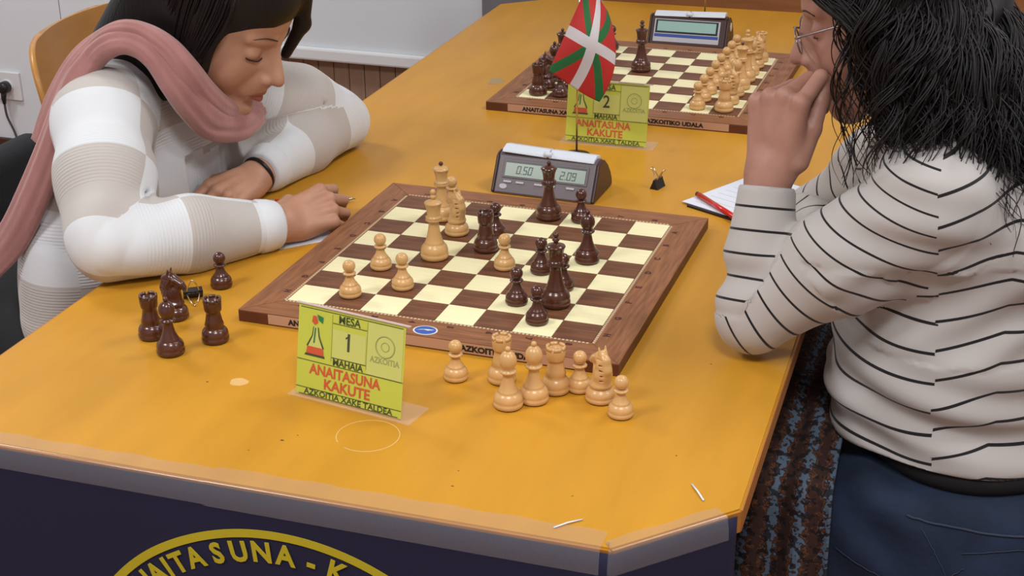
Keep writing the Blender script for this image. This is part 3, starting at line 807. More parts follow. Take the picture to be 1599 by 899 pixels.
# ------------------------------------------------------------ table number signs in clear holders
def sign(x, y, rz, num, label):
    r = empty('table_sign', (x, y, T), rz, label, 'sign')
    w2 = .0695; Hh = .1065 if num == '1' else .1045; tilt = R_(10)
    TM = Matrix.Translation((0, 0, .0016)) @ Matrix.Rotation(-tilt, 4, 'X')   # local plane xz, leaning back
    def P(nm, x0, x1, z0, z1, y0, th, mt, par=r):
        o = box(nm, x0, x1, y0-th, y0, z0, z1, mt, par); o.data.transform(TM); return o
        P('acrylic_back', -w2-.005, w2+.007, 0.0, Hh+.0004, .0032, .0012, M['acrylic'])
    P('acrylic_rim', -w2-.003, w2+.005, Hh+.0006, Hh+.0018, .0032, .0044, M['rim_glare'])  # top edge of the holder, its reflection put into the colour
    box('acrylic_foot', -w2-.009, w2+.013, -.004, .040, 0.0004, .0018, M['acrylic'], r, .0004)
    cd = P('card', -w2, w2, .002, Hh, .0008, .0006, M['card'])
    def C(nm, x0, x1, z0, z1, mt, lv=1): return P(nm, x0, x1, z0, z1, .0001-.0001*lv, .00015, mt, r)
    z = lambda v: .002+v*(Hh-.002)          # v 0..1
    X = lambda u: -w2+u*2*w2
    C('pale_panel', X(.66), X(.985), z(.40), z(.965), M['card_pale'])
    C('pale_panel', X(.335), X(.645), z(.49), z(.80), M['card_pale'])
    lines = [(.0, 1.0, .394), (.0, 1.0, .085), (.02, .98, .975), (.33, .655, .865), (.33, .655, .485), (.03, .97, .008)]
    for u0, u1, v in lines: C('rule_line', X(u0), X(u1), z(v)-.00035, z(v)+.00035, M['card_dark'], 2)
    for u in (.325, .655): C('rule_line', X(u)-.00025, X(u)+.00025, z(.44), z(.96), M['card_grey'], 2)
    def tx(s, u, v, size, mt, bold=0, sx=1.0):
        text(s, size, mt, r, TM @ Matrix.Translation((X(u), -.0002, z(v))) @ Matrix.Rotation(PI/2, 4, 'X'), .0001, bold, sx=sx)
    tx('MESA', .485, .915, .0125, M['card_dark'], .0002, .95)
    tx(num, .485, .675, .0290, M['card_dark'], .0004, .85)
    if num == '1': pg1 = [(.455, .735), (.487, .770), (.487, .750), (.460, .718)]
    tx('MAHAIA', .485, .437, .0108, M['card_dark'], .0002, .98)
    tx('ANAITASUNA', .46, .305, .0165, M['card_red'], .0004, .90)
    tx('KAKUTE', .485, .165, .0165, M['card_red'], .0004, .98)
    tx('AZKOITIA XAKE TALDEA', .50, .044, .0092, M['card_dark'], .0001, 1.12)
    tx('AZKOITIA', .825, .575, .0095, M['card_grey'], .0003, .86)
    # round crest outline
    for rr, th in ((.0120, .0007), (.0050, .0005)):
        pts = [Vector((X(.825)+rr*math.cos(a), 0, z(.735)+rr*math.sin(a))) for a in np.linspace(0, 2*PI, 33)]
        V, F = tube([(p.x, -.0002, p.z) for p in pts], th, 6, False, 1.0, (0, 1, 0)); o = obj('crest_ring', V, F, M['card_grey'], r); o.data.transform(TM)
    # little king-shaped club drawing: body, base, coloured top
    def pg(nm, pts, mt, lv=1):
        V = [(X(u), -.0001*lv, z(v)) for u, v in pts]; o = obj(nm, V, [tuple(range(len(V)))], mt, r); md_ = o.modifiers.new('t', 'SOLIDIFY'); md_.thickness = .0001; o.data.transform(TM)
    if num == '1': pg('digit_flag', pg1, M['card_dark'], 3)
    pg('printed_figure', [(.10, .55), (.24, .55), (.20, .66), (.185, .78), (.155, .78), (.14, .66)], M['card_pale'], 2)
    pg('printed_base', [(.085, .475), (.255, .475), (.245, .555), (.095, .555)], M['card_red'], 3)
    pg('printed_shadow', [(.07, .45), (.265, .45), (.26, .474), (.08, .474)], M['card_dark'], 3)
    pg('printed_crown', [(.13, .83), (.16, .80), (.19, .83), (.175, .90), (.14, .90)], M['card_red'], 3)
    pg('printed_leaf', [(.18, .92), (.24, .90), (.235, .83), (.195, .86)], M['green_print'], 3)
    pg('printed_stem', [(.15, .60), (.165, .60), (.175, .77), (.16, .77)], M['green_print'], 3)
    pg('printed_side', [(.085, .555), (.10, .555), (.145, .68), (.152, .78), (.146, .78), (.135, .68)], M['card_dark'], 3)
    pg('printed_side', [(.255, .555), (.24, .555), (.20, .68), (.19, .78), (.196, .78), (.21, .68)], M['card_dark'], 3)
    return r
sign(.180, -.213, math.atan2(-.026, .137)+.03, '1', 'yellow-green table sign number 1 in a clear holder before the near board')
sign(.203, .7625, R_(1.0), '2', 'yellow-green table sign number 2 in a clear holder before the far board')

# ------------------------------------------------------------ small flags behind the clocks
def flag(dx, dy, label):
    r = empty('table_flag', (.172+dx, .700+dy, T), 0, label, 'flag')
    V, F = tube([(0, 0, .004), (0, 0, .15), (.004, 0, .33)], .0017, 8); obj('pole', V, F, M['silver'], r, True)
    V, F = lathe([(.022, 0), (.022, .003), (.006, .006), (.003, .009)], 20); obj('foot', V, F, M['black_plastic'], r, True)
    # control net (world, minus root)
    net = [[(.187, .690, 1.036), (.161, .677, .969), (.134, .668, .904)],
           [(.200, .712, 1.016), (.207, .664, .953), (.175, .668, .880)],
           [(.212, .728, .992), (.237, .690, .925), (.216, .676, .858)]]   # [across][down]: first index hoist-top..hoist-bottom side, second towards the fly
    G = np.array(net)
    def lag(t): return np.array([2*(t-.5)*(t-1), -4*t*(t-1), 2*t*(t-.5)])
    NU, NV = 70, 50
    V = []; F = []; mi = []
    for i in range(NU+1):
        for j in range(NV+1):
            u, v = i/NU, j/NV                      # u: across long (hoist to fly), v: across short
            p = np.einsum('a,b,abc->c', lag(v), lag(u), G)
            # lag(u) runs A->AB->B i.e. down the flag; lag(v) runs A->D side
            p = p+np.array([0, .0035*math.sin(u*7+v*4)*math.sin(PI*v), 0])
            V.append((p[0]-.172, p[1]-.700, p[2]-T))
    for i in range(NU):
        for j in range(NV):
            a = i*(NV+1)+j; F.append((a, a+1, a+NV+2, a+NV+1))
            u, v = (i+.5)/NU, (j+.5)/NV
            if abs(v-.5) < .075 or abs(u-.5) < .055: mi.append(2)
            elif abs(u-v) < .075 or abs(u+v-1) < .075: mi.append(1)
            else: mi.append(0)
    return r, V, F, mi
def flag_shader():
    m, nt, p = new_mat('flag_cloth'); N, L = nt.nodes, nt.links
    uv = N.new('ShaderNodeUVMap'); uv.uv_map = 'UVMap'; sp = N.new('ShaderNodeSeparateXYZ'); L.new(uv.outputs[0], sp.inputs[0])
    def mth(op, a, b=None, c=None):
        n = N.new('ShaderNodeMath'); n.operation = op
        for i, q in enumerate((a, b, c)):
            if q is None: continue
            if isinstance(q, (int, float)): n.inputs[i].default_value = q
            else: L.new(q, n.inputs[i])
        return n.outputs[0]
    u, v = sp.outputs[0], sp.outputs[1]
    wc = mth('MAXIMUM', mth('LESS_THAN', mth('ABSOLUTE', mth('SUBTRACT', u, .5)), .062), mth('LESS_THAN', mth('ABSOLUTE', mth('SUBTRACT', v, .5)), .085))
    gr = mth('MAXIMUM', mth('LESS_THAN', mth('ABSOLUTE', mth('SUBTRACT', u, v)), .085), mth('LESS_THAN', mth('ABSOLUTE', mth('SUBTRACT', mth('ADD', u, v), 1.0)), .085))
    m1 = N.new('ShaderNodeMix'); m1.data_type = 'RGBA'; m2 = N.new('ShaderNodeMix'); m2.data_type = 'RGBA'
    m1.inputs[6].default_value = (0.47, 0.018, 0.014, 1); m1.inputs[7].default_value = (0.012, 0.13, 0.03, 1); L.new(gr, m1.inputs[0])
    L.new(m1.outputs[2], m2.inputs[6]); m2.inputs[7].default_value = (0.60, 0.55, 0.56, 1); L.new(wc, m2.inputs[0])
    L.new(m2.outputs[2], p.inputs['Base Color']); p.inputs['Roughness'].default_value = 0.7; return m
M['flag_cloth'] = flag_shader()
def put_uv(me, nu, nv):
    uvl = me.uv_layers.new(name='UVMap'); idx = np.empty(len(me.loops), int); me.loops.foreach_get('vertex_index', idx)
    uv = np.stack([(idx//(nv+1))/nu, (idx % (nv+1))/nv], 1); uvl.data.foreach_set('uv', uv.astype(np.float32).ravel())
for dx, dy, lb in ((0, 0, 'small red, green and white flag on a thin metal pole behind the near clock'), (.005, .962, 'thin flag pole behind the far clock, its flag above the picture')):
    r, V, F, mi = flag(dx, dy, lb)
    if dx:
        for ch in r.children:
            if ch.name.startswith('pole'): ch.scale = (1, 1, 1.4)
        V = [(a, b, c+.13) for a, b, c in V]
    o = obj('cloth', V, F, M['flag_cloth'], r, True); put_uv(o.data, 70, 50)
    md = o.modifiers.new('t', 'SOLIDIFY'); md.thickness = .0004

# ------------------------------------------------------------ binder clips
def clip(x, y, rz, label, gold, stand):
    r = empty('binder_clip', (x, y, T), rz, label, 'clip')
    pr = [(-.007, 0.0), (.007, 0.0), (.0012, .014), (-.0012, .014)]
    V, F = extrude_profile(pr, -.0125, .0125); o = obj('clip_body', V, F, M['clip'], r)
    V, F = join([tube([(-.0125, s*.0010, .0140), (.0125, s*.0010, .0140)], .0011, 8) for s in (-1, 1)]); obj('hinge_roll', V, F, M['clip'], r, True)
    mt = M['brass'] if gold else M['silver']
    for s in (-1, 1):
        if stand: pts = [(-.006, s*.001, .013), (-.0025, s*.006, .024), (-.004, s*.010, .029), (0, s*.011, .031), (.004, s*.010, .029), (.0025, s*.006, .024), (.006, s*.001, .013)]
        else: pts = [(-.008, s*.0012, .014), (-.005, s*.010, .022), (0, s*.016, .026), (.005, s*.010, .022), (.008, s*.0012, .014)]
        V, F = tube(catmull(pts, 4), .0009, 6); obj('wire_handle', V, F, mt, r, True)
    return r
c1 = clip(-.1345, -.004, R_(30), 'black binder clip with gold wire handles among the captured dark pieces', True, False)
c1.rotation_euler = (R_(68), 0, R_(35)); c1.location = (-.137, .000, T+.0070)
clip(.335, .592, R_(75), 'black binder clip standing upright right of the near clock', True, True)

# ------------------------------------------------------------ papers and pens
def sheet(name, pts, z, th, mt, parent=None):
    n = len(pts); c = np.mean(pts, 0)
    V = [(p[0]-c[0], p[1]-c[1], 0) for p in pts]+[(p[0]-c[0], p[1]-c[1], th) for p in pts]
    F = [tuple(range(n))[::-1], tuple(range(n, 2*n))]+[(i, (i+1) % n, (i+1) % n+n, i+n) for i in range(n)]
    o = obj(name, V, F, mt, parent); o.location = (c[0], c[1], z) if not parent else (c[0]-parent.location.x, c[1]-parent.location.y, z-parent.location.z); return o
q = [(.387, .533), (.565, .444), (.650, .600), (.470, .690)]
np_ = empty('score_sheet', (.52, .567, T), 0, 'white ruled score sheet on a dark folder in front of the striped-shirt player', 'paper')
sheet('folder', [(.397, .522), (.566, .438), (.655, .596), (.480, .690)], T+.0002, .003, M['clip'], np_)
sheet('paper', q, T+.0034, .0006, M['paper'], np_)
for k in range(9):
    t = .08+k*.1; a = np.array(q[1])*(1-t)+np.array(q[2])*t; b = np.array(q[0])*(1-t)+np.array(q[3])*t
    b = a+(b-a)*.93; a = a+(b-a)*.04; d = np.array([-(b-a)[1], (b-a)[0]]); d = d/np.linalg.norm(d)*.0004
    sheet('printed_line', [tuple(a-d), tuple(b-d), tuple(b+d), tuple(a+d)], T+.00405, .0001, M['label_strip'] if 0 else M['button'], np_)
pr_ = empty('red_pen', (.43, .531, T+.0085), math.atan2(-.050, .046), 'red ballpoint pen lying on the score sheet at right', 'pen')
V, F = tube([(-.034, 0, 0), (.085, 0, 0)], .0042, 12); obj('barrel', V, F, M['pen_red'], pr_, True)
V, F = tube([(-.038, 0, 0), (-.034, 0, 0)], .0038, 12); obj('end_cap', V, F, M['clip'], pr_, True)
V, F = tube([(.085, 0, 0), (.098, 0, -.001)], [.0038, .0008], 12); obj('tip', V, F, M['silver'], pr_, True)
ps = sheet('score_paper', [(-.235, .250), (-.105, .182), (-.063, .225), (-.0475, .250), (-.16, .330)], T+.0002, .0006, M['paper'])
tag(ps, 'white score sheet under the right hand of the girl in cream', 'paper')
a = Vector((-.198, .307, T+.0150)); b = Vector((-.081, .385, T+.0070)); d = (b-a).normalized()
pg_ = empty('red_silver_pen', tuple((a+b)/2), 0, 'red and silver pen held in the right hand of the girl in cream', 'pen')
L_ = (b-a).length/2
for nm, s0, s1, r0, r1, mt in (('end_cap', -L_, -L_+.020, .0036, .0042, M['silver']), ('barrel', -L_+.0202, L_-.030, .0043, .0043, M['pen_red']), ('grip', L_-.0298, L_-.014, .0043, .0040, M['silver']), ('tip', L_-.0138, L_, .0038, .0006, M['silver'])):
    V, F = tube([tuple(d*s0), tuple(d*s1)], [r0, r1], 12); obj(nm, V, F, mt, pg_, True)

# ------------------------------------------------------------ plywood chair behind the girl
def ply_chair(x, y, rz, label):
    r = empty('plywood_chair', (x, y, 0), rz, label, 'chair')     # faces +x
    V, F = [], []; NU, NV = 30, 48
    for i in range(NU+1):
        for j in range(NV+1):
            u = -1+2*i/NU; v = -math.cos(PI*j/NV)
            # superellipse outline: wide shield
            wv = (1-abs(v)**3.2)**(1/3.2) if abs(v) < 1 else 0
            yy = u*.255*(0.42+0.58*wv)*(1+.04*v); zz = .685+v*.155
            xx = .055*(yy/.235)**2-.03*v
            V.append((xx-.19, yy, zz))
    for i in range(NU):
        for j in range(NV): a = i*(NV+1)+j; F.append((a, a+1, a+NV+2, a+NV+1))
    o = obj('backrest', V, F, M['ply'], r, True); md = o.modifiers.new('t', 'SOLIDIFY'); md.thickness = .011; md.offset = 0
    V, F = [], []
    for i in range(NU+1):
        for j in range(NV+1):
            u = -1+2*i/NU; v = -math.cos(PI*j/NV)
            k_ = (1-abs(v)**4)**.25 if abs(v) < 1 else 0
            yy = u*.21*(.45+.55*k_); xx = v*.20+.02; V.append((xx, yy, .445+.012*u*u-.02*max(0, v)**3+.006*v*v))
    for i in range(NU):
        for j in range(NV): a = i*(NV+1)+j; F.append((a, a+NV+1, a+NV+2, a+1))
    o = obj('seat', V, F, M['ply'], r, True); md = o.modifiers.new('t', 'SOLIDIFY'); md.thickness = .011; md.offset = 0
    for sy in (-1, 1):
        V, F = tube([(.17, sy*.20, 0), (.14, sy*.17, .432)], .010, 10); obj('leg', V, F, M['chrome'], r, True)
        V, F = tube(catmull([(-.22, sy*.20, 0), (-.17, sy*.17, .42), (-.185, sy*.165, .60), (-.200, sy*.12, .72)], 5), .010, 10); obj('leg', V, F, M['chrome'], r, True)
    V, F = tube([(.14, -.17, .42), (.14, .17, .42)], .009, 8); obj('cross_bar', V, F, M['chrome'], r, True)
    V, F = tube([(-.17, -.17, .42), (-.17, .17, .42)], .009, 8); obj('cross_bar', V, F, M['chrome'], r, True)
    return r
ply_chair(-.76, 0.98, R_(8), 'empty orange plywood chair behind the girl with long straight hair')
# ------------------------------------------------------------ people: shared sculpting tools
def nrmz(v): v = np.array(v, float); return v/np.linalg.norm(v)
def skin_mat(name, col, red):
    m, nt, p = new_mat(name); N, L = nt.nodes, nt.links
    at = N.new('ShaderNodeAttribute'); at.attribute_name = 'tone'
    tc = N.new('ShaderNodeTexCoord'); n = N.new('ShaderNodeTexNoise'); n.inputs['Scale'].default_value = 28; n.inputs['Detail'].default_value = 3
    L.new(tc.outputs['Object'], n.inputs['Vector'])
    r = N.new('ShaderNodeValToRGB'); c = np.array(col)
    r.color_ramp.elements[0].color = (*(c*np.array((.92, .86, .84))), 1); r.color_ramp.elements[1].color = (*np.minimum(c*1.05, 1), 1)
    r.color_ramp.elements[0].position = .35; r.color_ramp.elements[1].position = .65
    mx = N.new('ShaderNodeMix'); mx.data_type = 'RGBA'; mx.inputs[7].default_value = (*red, 1)
    L.new(n.outputs[0], r.inputs[0]); L.new(r.outputs[0], mx.inputs[6]); L.new(at.outputs['Fac'], mx.inputs[0]); L.new(mx.outputs[2], p.inputs['Base Color'])
    p.inputs['Roughness'].default_value = 0.48; p.inputs['Specular IOR Level'].default_value = 0.4
    p.inputs['Subsurface Weight'].default_value = 0.15; p.inputs['Subsurface Radius'].default_value = (1, .35, .2); p.inputs['Subsurface Scale'].default_value = 0.005
    n2 = N.new('ShaderNodeTexNoise'); n2.inputs['Scale'].default_value = 500; L.new(tc.outputs['Object'], n2.inputs['Vector'])
    b = N.new('ShaderNodeBump'); b.inputs['Strength'].default_value = 0.12; b.inputs['Distance'].default_value = 0.001
    L.new(n2.outputs[0], b.inputs['Height']); L.new(b.outputs[0], p.inputs['Normal']); return m
M['skin_g'] = skin_mat('skin_tan', (0.50, 0.265, 0.17), (0.34, 0.10, 0.07))
M['skin_w'] = skin_mat('skin_fair', (0.41, 0.215, 0.16), (0.31, 0.09, 0.07))

def hair_mat(name, col, scale):
    m, nt, p = new_mat(name); N, L = nt.nodes, nt.links
    p.inputs['Base Color'].default_value = (*col, 1); p.inputs['Roughness'].default_value = 0.48; p.inputs['Specular IOR Level'].default_value = 0.3
    tc = N.new('ShaderNodeTexCoord'); mp = N.new('ShaderNodeMapping'); mp.inputs['Scale'].default_value = scale
    n = N.new('ShaderNodeTexNoise'); n.inputs['Scale'].default_value = 60; n.inputs['Detail'].default_value = 3
    b = N.new('ShaderNodeBump'); b.inputs['Strength'].default_value = .5; b.inputs['Distance'].default_value = .002
    L.new(tc.outputs['Object'], mp.inputs[0]); L.new(mp.outputs[0], n.inputs['Vector']); L.new(n.outputs[0], b.inputs['Height']); L.new(b.outputs[0], p.inputs['Normal']); return m
M['hair_g'] = hair_mat('straight_dark_hair', (0.008, 0.0055, 0.0055), (3, 3, .25))
M['hair_w'] = hair_mat('curly_dark_hair', (0.010, 0.008, 0.008), (1, 1, 1))
M['brow'] = mat('brow_hair', (0.03, 0.015, 0.01, 1), 0.7)
M['eye'] = mat('eye_white', (0.55, 0.50, 0.47, 1), 0.15); M['iris'] = mat('dark_iris', (0.02, 0.01, 0.006, 1), 0.1)

class Frame:
    def __init__(s, o, f, u, sc=1.0):
        s.o = np.array(o, float); s.f = nrmz(f); r = np.cross(s.f, u); s.r = nrmz(r); s.u = np.cross(s.r, s.f); s.sc = sc
        s.R = np.stack([s.f, s.r, s.u], 1)          # columns f, right, up
    def __call__(s, a, b, c): return s.o+s.sc*(s.f*a+s.r*b+s.u*c)

def add_head(S, H, lids=1.0):
    k = H.sc; c = lambda a, b, r0, r1, kk, op='u': S.cone(H(*a), H(*b), r0*k, r1*k, kk*k, op)
    e = lambda a, r, kk, op='u': S.ell(H(*a), np.array(r)*k, kk*k, H.R, op)
    e((-.020, 0, .045), (.093, .074, .078), 0)
    e((.030, 0, -.015), (.062, .058, .085), .03)
    e((.042, 0, .050), (.046, .058, .045), .02)
    for s in (-1, 1):
        c((-.004, s*.052, -.055), (.070, s*.010, -.098), .020, .0165, .025)
        e((.050, s*.035, -.035), (.030, .025, .032), .018)
    e((.076, 0, -.096), (.017, .018, .0155), .014)
    for s in (-1, 1):
        c((.083, s*.012, .024), (.068, s*.044, .024), .0075, .0065, .010)
    for s in (-1, 1):
        e((.094, s*.031, .002), (.015, .0175, .0115), .012, 's')
        e((.0722, s*.031, .001), (.0122, .0148, .0112), .004)              # lid over the eyeball
        c((.0872, s*.020, -.0048), (.0800, s*.043, -.0050), .0009, .0009, .0012, 's')  # closed line
        c((.0868, s*.020, .0085), (.0790, s*.044, .0070), .0011, .0011, .0016, 's')    # fold above
    c((.085, 0, .014), (.1105, 0, -.023), .0068, .0085, .010)
    c((.074, 0, .012), (.094, 0, -.028), .0110, .0150, .012)
    e((.090, 0, -.040), (.016, .020, .014), .010)
    e((.1125, 0, -.029), (.0105, .0095, .0085), .005)
    for s in (-1, 1):
        e((.0995, s*.0115, -.0335), (.0095, .0070, .0070), .004)
        e((.1060, s*.0065, -.0410), (.0035, .0028, .0030), .002, 's')
    e((.083, 0, -.058), (.0175, .027, .021), .014)
    for s in (-1, 1):
        c((.1000, s*.003, -.0580), (.0880, s*.0215, -.0625), .0046, .0028, .003)
        c((.0985, 0, -.0690), (.0870, s*.0185, -.0650), .0058, .0030, .003)
        c((.1045, 0, -.0632), (.0900, s*.0215, -.0638), .0010, .0010, .0012, 's')
        e((-.010, s*.0735, -.002), (.0165, .0065, .0290), .004)
        e((-.004, s*.0795, .002), (.0085, .0030, .0160), .003, 's')
        e((.094, s*.030, -.083), (.01, .012, .007), .01, 's') if False else None
    e((.095, 0, -.0815), (.008, .014, .005), .008, 's')

def face_tone(V, H, lip=1.0):
    L = (V-H.o)@H.R/H.sc; t = np.zeros(len(V))
    a, b, c = L[:, 0], L[:, 1], L[:, 2]
    d = np.sqrt((np.maximum(np.abs(b)-.004, 0)/.0175)**2+((c+.0632)/.0088)**2)
    t = np.maximum(t, lip*np.clip((1.05-d)/.25, 0, 1)*(a > .082))
    d = np.sqrt(((np.abs(b)-.038)/.025)**2+((c+.035)/.022)**2); t = np.maximum(t, .22*np.clip(1-d, 0, 1)*(a > .03))
    d = np.sqrt(((np.abs(b))/.018)**2+((c+.032)/.014)**2); t = np.maximum(t, .20*np.clip(1.2-d, 0, 1)*(a > .09))
    d = np.sqrt(((np.abs(b)-.031)/.017)**2+((c+.000)/.010)**2); t = np.maximum(t, .35*np.clip(1.2-d, 0, 1)*(a > .06))
    return t

def add_hand(S, W, x, z, side, curls, thumb, sc=1.0, spread=0.10, forearm=None, fr=(.027, .030)):
    """W wrist, x finger direction, z back of the hand, side +1 right hand, -1 left hand"""
    x = nrmz(x); z = np.array(z, float); z = nrmz(z-x*(z@x)); y = side*np.cross(z, x)
    P = lambda a, b, c: np.array(W)+sc*(x*a+y*b+z*c)
    Rm = np.stack([x, y, z], 1)
    kn = [(.088, .029, .002), (.092, .0095, .004), (.087, -.0100, .003), (.078, -.0275, .000)]
    # palm: fan of bones
    for i, q in enumerate(kn):
        b0 = (.004, .014-.009*i, 0)
        S.cone(P(*b0), P(*q), .0140*sc, .0108*sc, .007*sc)
    S.ell(P(.046, .002, -.004), np.array((.046, .034, .0125))*sc, .008*sc, Rm)
    S.ell(P(.030, .022, -.010), np.array((.030, .015, .0135))*sc, .008*sc, Rm)     # ball of the thumb
    S.ell(P(.036, -.022, -.009), np.array((.034, .012, .012))*sc, .008*sc, Rm)
    S.cone(P(-.012, 0, 0), P(.010, 0, 0), .0255*sc*.86, .0225*sc, .012*sc)
    Ls = [(.041, .025, .021), (.045, .028, .022), (.042, .026, .021), (.033, .020, .019)]
    rs = [(.0094, .0084, .0078, .0064), (.0096, .0086, .0079, .0065), (.0092, .0082, .0075, .0062), (.0082, .0073, .0067, .0056)]
    out = []
    for i, q in enumerate(kn):
        p = P(*q); ang = 0.0; sp = (1.5-i)*spread*.66
        cu = curls[i]; tips = [p]
        for j in range(3):
            ang += cu[j]
            d = x*math.cos(ang)-z*math.sin(ang); d = nrmz(d+y*sp*math.cos(ang))
            n = p+d*Ls[i][j]*sc
            S.cone(p, n, rs[i][j]*sc, rs[i][j+1]*sc, .0025*sc if j == 0 else .0012*sc); p = n; tips.append(p)
        S.ell(P(*q)+z*.003*sc, np.array((.0085, .0075, .0065))*sc, .006*sc, Rm)     # knuckle
        out.append(tips)
    p = P(.022, .028, -.010); tips = [p]
    for (d, L, r0, r1) in zip(thumb, (.038, .032, .026), (.0135, .0105, .0095), (.0108, .0095, .0075)):
        dd = nrmz(x*d[0]+y*d[1]+z*d[2]); n = p+dd*L*sc
        S.cone(p, n, r0*sc, r1*sc, .004*sc); p = n; tips.append(p)
    out.append(tips)
    if forearm is not None: S.cone(P(-.005, 0, 0), forearm, .0225*sc, fr[1], .015)
    return out, Rm

def skin_obj(grids, H, name, mt, parent, lip=1.0):
    Vs, Qs = [], []; k = 0
    for S in grids:
        V, Q = surfnet(S.F, S.lo, S.h); Vs.append(V); Qs.append(Q+k); k += len(V)
    V = np.concatenate(Vs); Q = np.concatenate(Qs); me = fast_mesh(name, V, Q)
    a = me.attributes.new('tone', 'FLOAT', 'POINT'); a.data.foreach_set('value', face_tone(V, H, lip).astype(np.float32))
    me.materials.append(mt); o = bpy.data.objects.new(name, me); COL.objects.link(o)
    if parent: o.parent = parent
    return o

def polyline_param(V, pts):
    """for each vertex: nearest bone, arc length, distance"""
    pts = [np.array(p, float) for p in pts]; best = np.full(len(V), 9.); s = np.zeros(len(V)); acc = 0; seg = np.zeros(len(V), int)
    for i in range(len(pts)-1):
        d = pts[i+1]-pts[i]; L = np.linalg.norm(d); t = np.clip(((V-pts[i])@d)/L**2, -.3 if i == 0 else 0, 1.3 if i == len(pts)-2 else 1)
        q = np.linalg.norm(V-pts[i]-t[:, None]*d, axis=1); m = q < best; best[m] = q[m]; s[m] = acc+t[m]*L; seg[m] = i; acc += L
    return s, best, seg

def vnormals(me):
    n = np.empty(len(me.vertices)*3, np.float32); me.vertices.foreach_get('normal', n); return n.reshape(-1, 3)
def sinn(P, f, seed):
    r = np.random.RandomState(seed); o = np.zeros(len(P))
    for _ in range(6):
        d = nrmz(r.normal(size=3))*f*(0.6+0.9*r.rand()); o += np.sin(P@d+r.rand()*6.28)
    return o/6
def set_uv(me, per_vert=None, per_loop=None):
    uvl = me.uv_layers.new(name='UVMap')
    if per_loop is None:
        idx = np.empty(len(me.loops), np.int32); me.loops.foreach_get('vertex_index', idx); per_loop = per_vert[idx]
    uvl.data.foreach_set('uv', per_loop.astype(np.float32).ravel())

def strands(paths, rad, n=4):
    V, F = [], []; k = 0
    for P, r in zip(paths, rad):
        P = np.asarray(P, float); m = len(P); t = np.gradient(P, axis=0); t /= np.linalg.norm(t, axis=1)[:, None]+1e-9
        a = np.cross(t, np.array([0.3, 0.9, 0.2])); a /= np.linalg.norm(a, axis=1)[:, None]+1e-9; b = np.cross(t, a)
        pr = r*np.sin(np.linspace(.35, PI-.12, m))**.5
        ring = [P+a*(math.cos(2*PI*i/n)*pr)[:, None]+b*(math.sin(2*PI*i/n)*pr)[:, None] if False else P+a*(math.cos(2*PI*i/n)*pr[:, None])+b*(math.sin(2*PI*i/n)*pr[:, None]) for i in range(n)]
        V.append(np.stack(ring, 1).reshape(-1, 3))
        i = np.arange(m-1)[:, None]*n; j = np.arange(n)[None, :]; j2 = (j+1) % n
        F.append((np.stack([i+j, i+j2, i+n+j2, i+n+j], -1).reshape(-1, 4))+k); k += m*n
    return np.concatenate(V), np.concatenate(F)
def strand_obj(name, paths, rad, mt, parent, n=4):
    V, F = strands(paths, rad, n); me = fast_mesh(name, V, F); me.materials.append(mt)
    o = bpy.data.objects.new(name, me); COL.objects.link(o); o.parent = parent; return o
def smooth_path(ctrl, m):
    C = np.array(ctrl, float); P = np.array(catmull(C, 8)); t = np.linspace(0, len(P)-1, m); i = np.clip(t.astype(int), 0, len(P)-2); w_ = (t-i)[:, None]
    return P[i]*(1-w_)+P[i+1]*w_

# ============================================================ GIRL IN THE CREAM SWEATER
G = bpy.data.objects.new('person', None)          # replaced below by the body mesh itself
bpy.data.objects.remove(G)
p_ = R_(30)
HG = Frame((-.250, .325, 1.040), (math.cos(p_), -.03, -math.sin(p_)), (math.sin(p_), 0, math.cos(p_)), 1.03)
shR, shL = np.array((-.350, .170, .930)), np.array((-.285, .480, .880))
elR, elL = np.array((-.262, .008, .812)), np.array((-.222, .615, .803))
wrR, wrL = np.array((-.110, .200, .787)), np.array((-.235, .372, .790))
nbG = np.array((-.375, .325, .955)); pvG = np.array((-.52, .30, .50)); chG = np.array((-.430, .325, .80))
Sh = SDF((-.47, .16, .86), (-.08, .50, 1.20), .0022)
add_head(Sh, HG)
Sh.cone(HG(-.025, 0, -.06), nbG, .052, .056, .03)
Sb = SDF((-.80, -.10, .30), (-.10, .86, 1.02), .006)
Sb.cone(nbG+(0, 0, .02), nbG+(-.02, 0, -.05), .050, .07, .02)
for a, b, r0, r1 in ((nbG-(.03, 0, .06), chG, .075, .10), (chG, pvG, .095, .11), (shR, nbG-(.02, 0, .03), .045, .055), (shL, nbG-(.02, 0, .03), .045, .055), (shR, elR, .040, .032), (elR, wrR, .032, .022), (shL, elL, .040, .032), (elL, wrL, .032, .022)):
    Sb.cone(a, b, r0, r1, .03)
for s, y0 in ((-1, .19), (1, .41)):
    Sb.cone((-.60, y0+.01, .50), (-.22, y0-.01, .50), .085, .060, .02)
ShR = SDF((-.16, .14, .755), (.0, .38, .87), .0014)
cu = [(1.15, 1.15, .55), (1.25, 1.2, .6), (1.3, 1.2, .6), (1.3, 1.2, .6)]
add_hand(ShR, wrR, (.50, .86, .08), (.546, -.288, .756), 1, [(.55, .75, .4), (.60, .85, .45), (.68, .95, .5), (.75, 1.0, .5)], [(.75, .45, -.55), (.85, .1, -.60), (.8, -.1, -.5)], .93, .10, tuple(wrR-(.03, .05, 0)))
ShL = SDF((-.36, .20, .755), (-.15, .52, .86), .0014)
add_hand(ShL, wrL, (-.22, -.96, -.10), (.28, -.22, .92), -1, [(.55, .8, .4), (.6, .85, .4), (.62, .85, .4), (.65, .8, .4)], [(.7, .6, -.3), (.85, .25, -.3), (.9, .1, -.3)], .93, .14, tuple(wrL+(-.01, .06, .005)))
girl = skin_obj([Sb, Sh, ShR, ShL], HG, 'person', M['skin_g'], None)
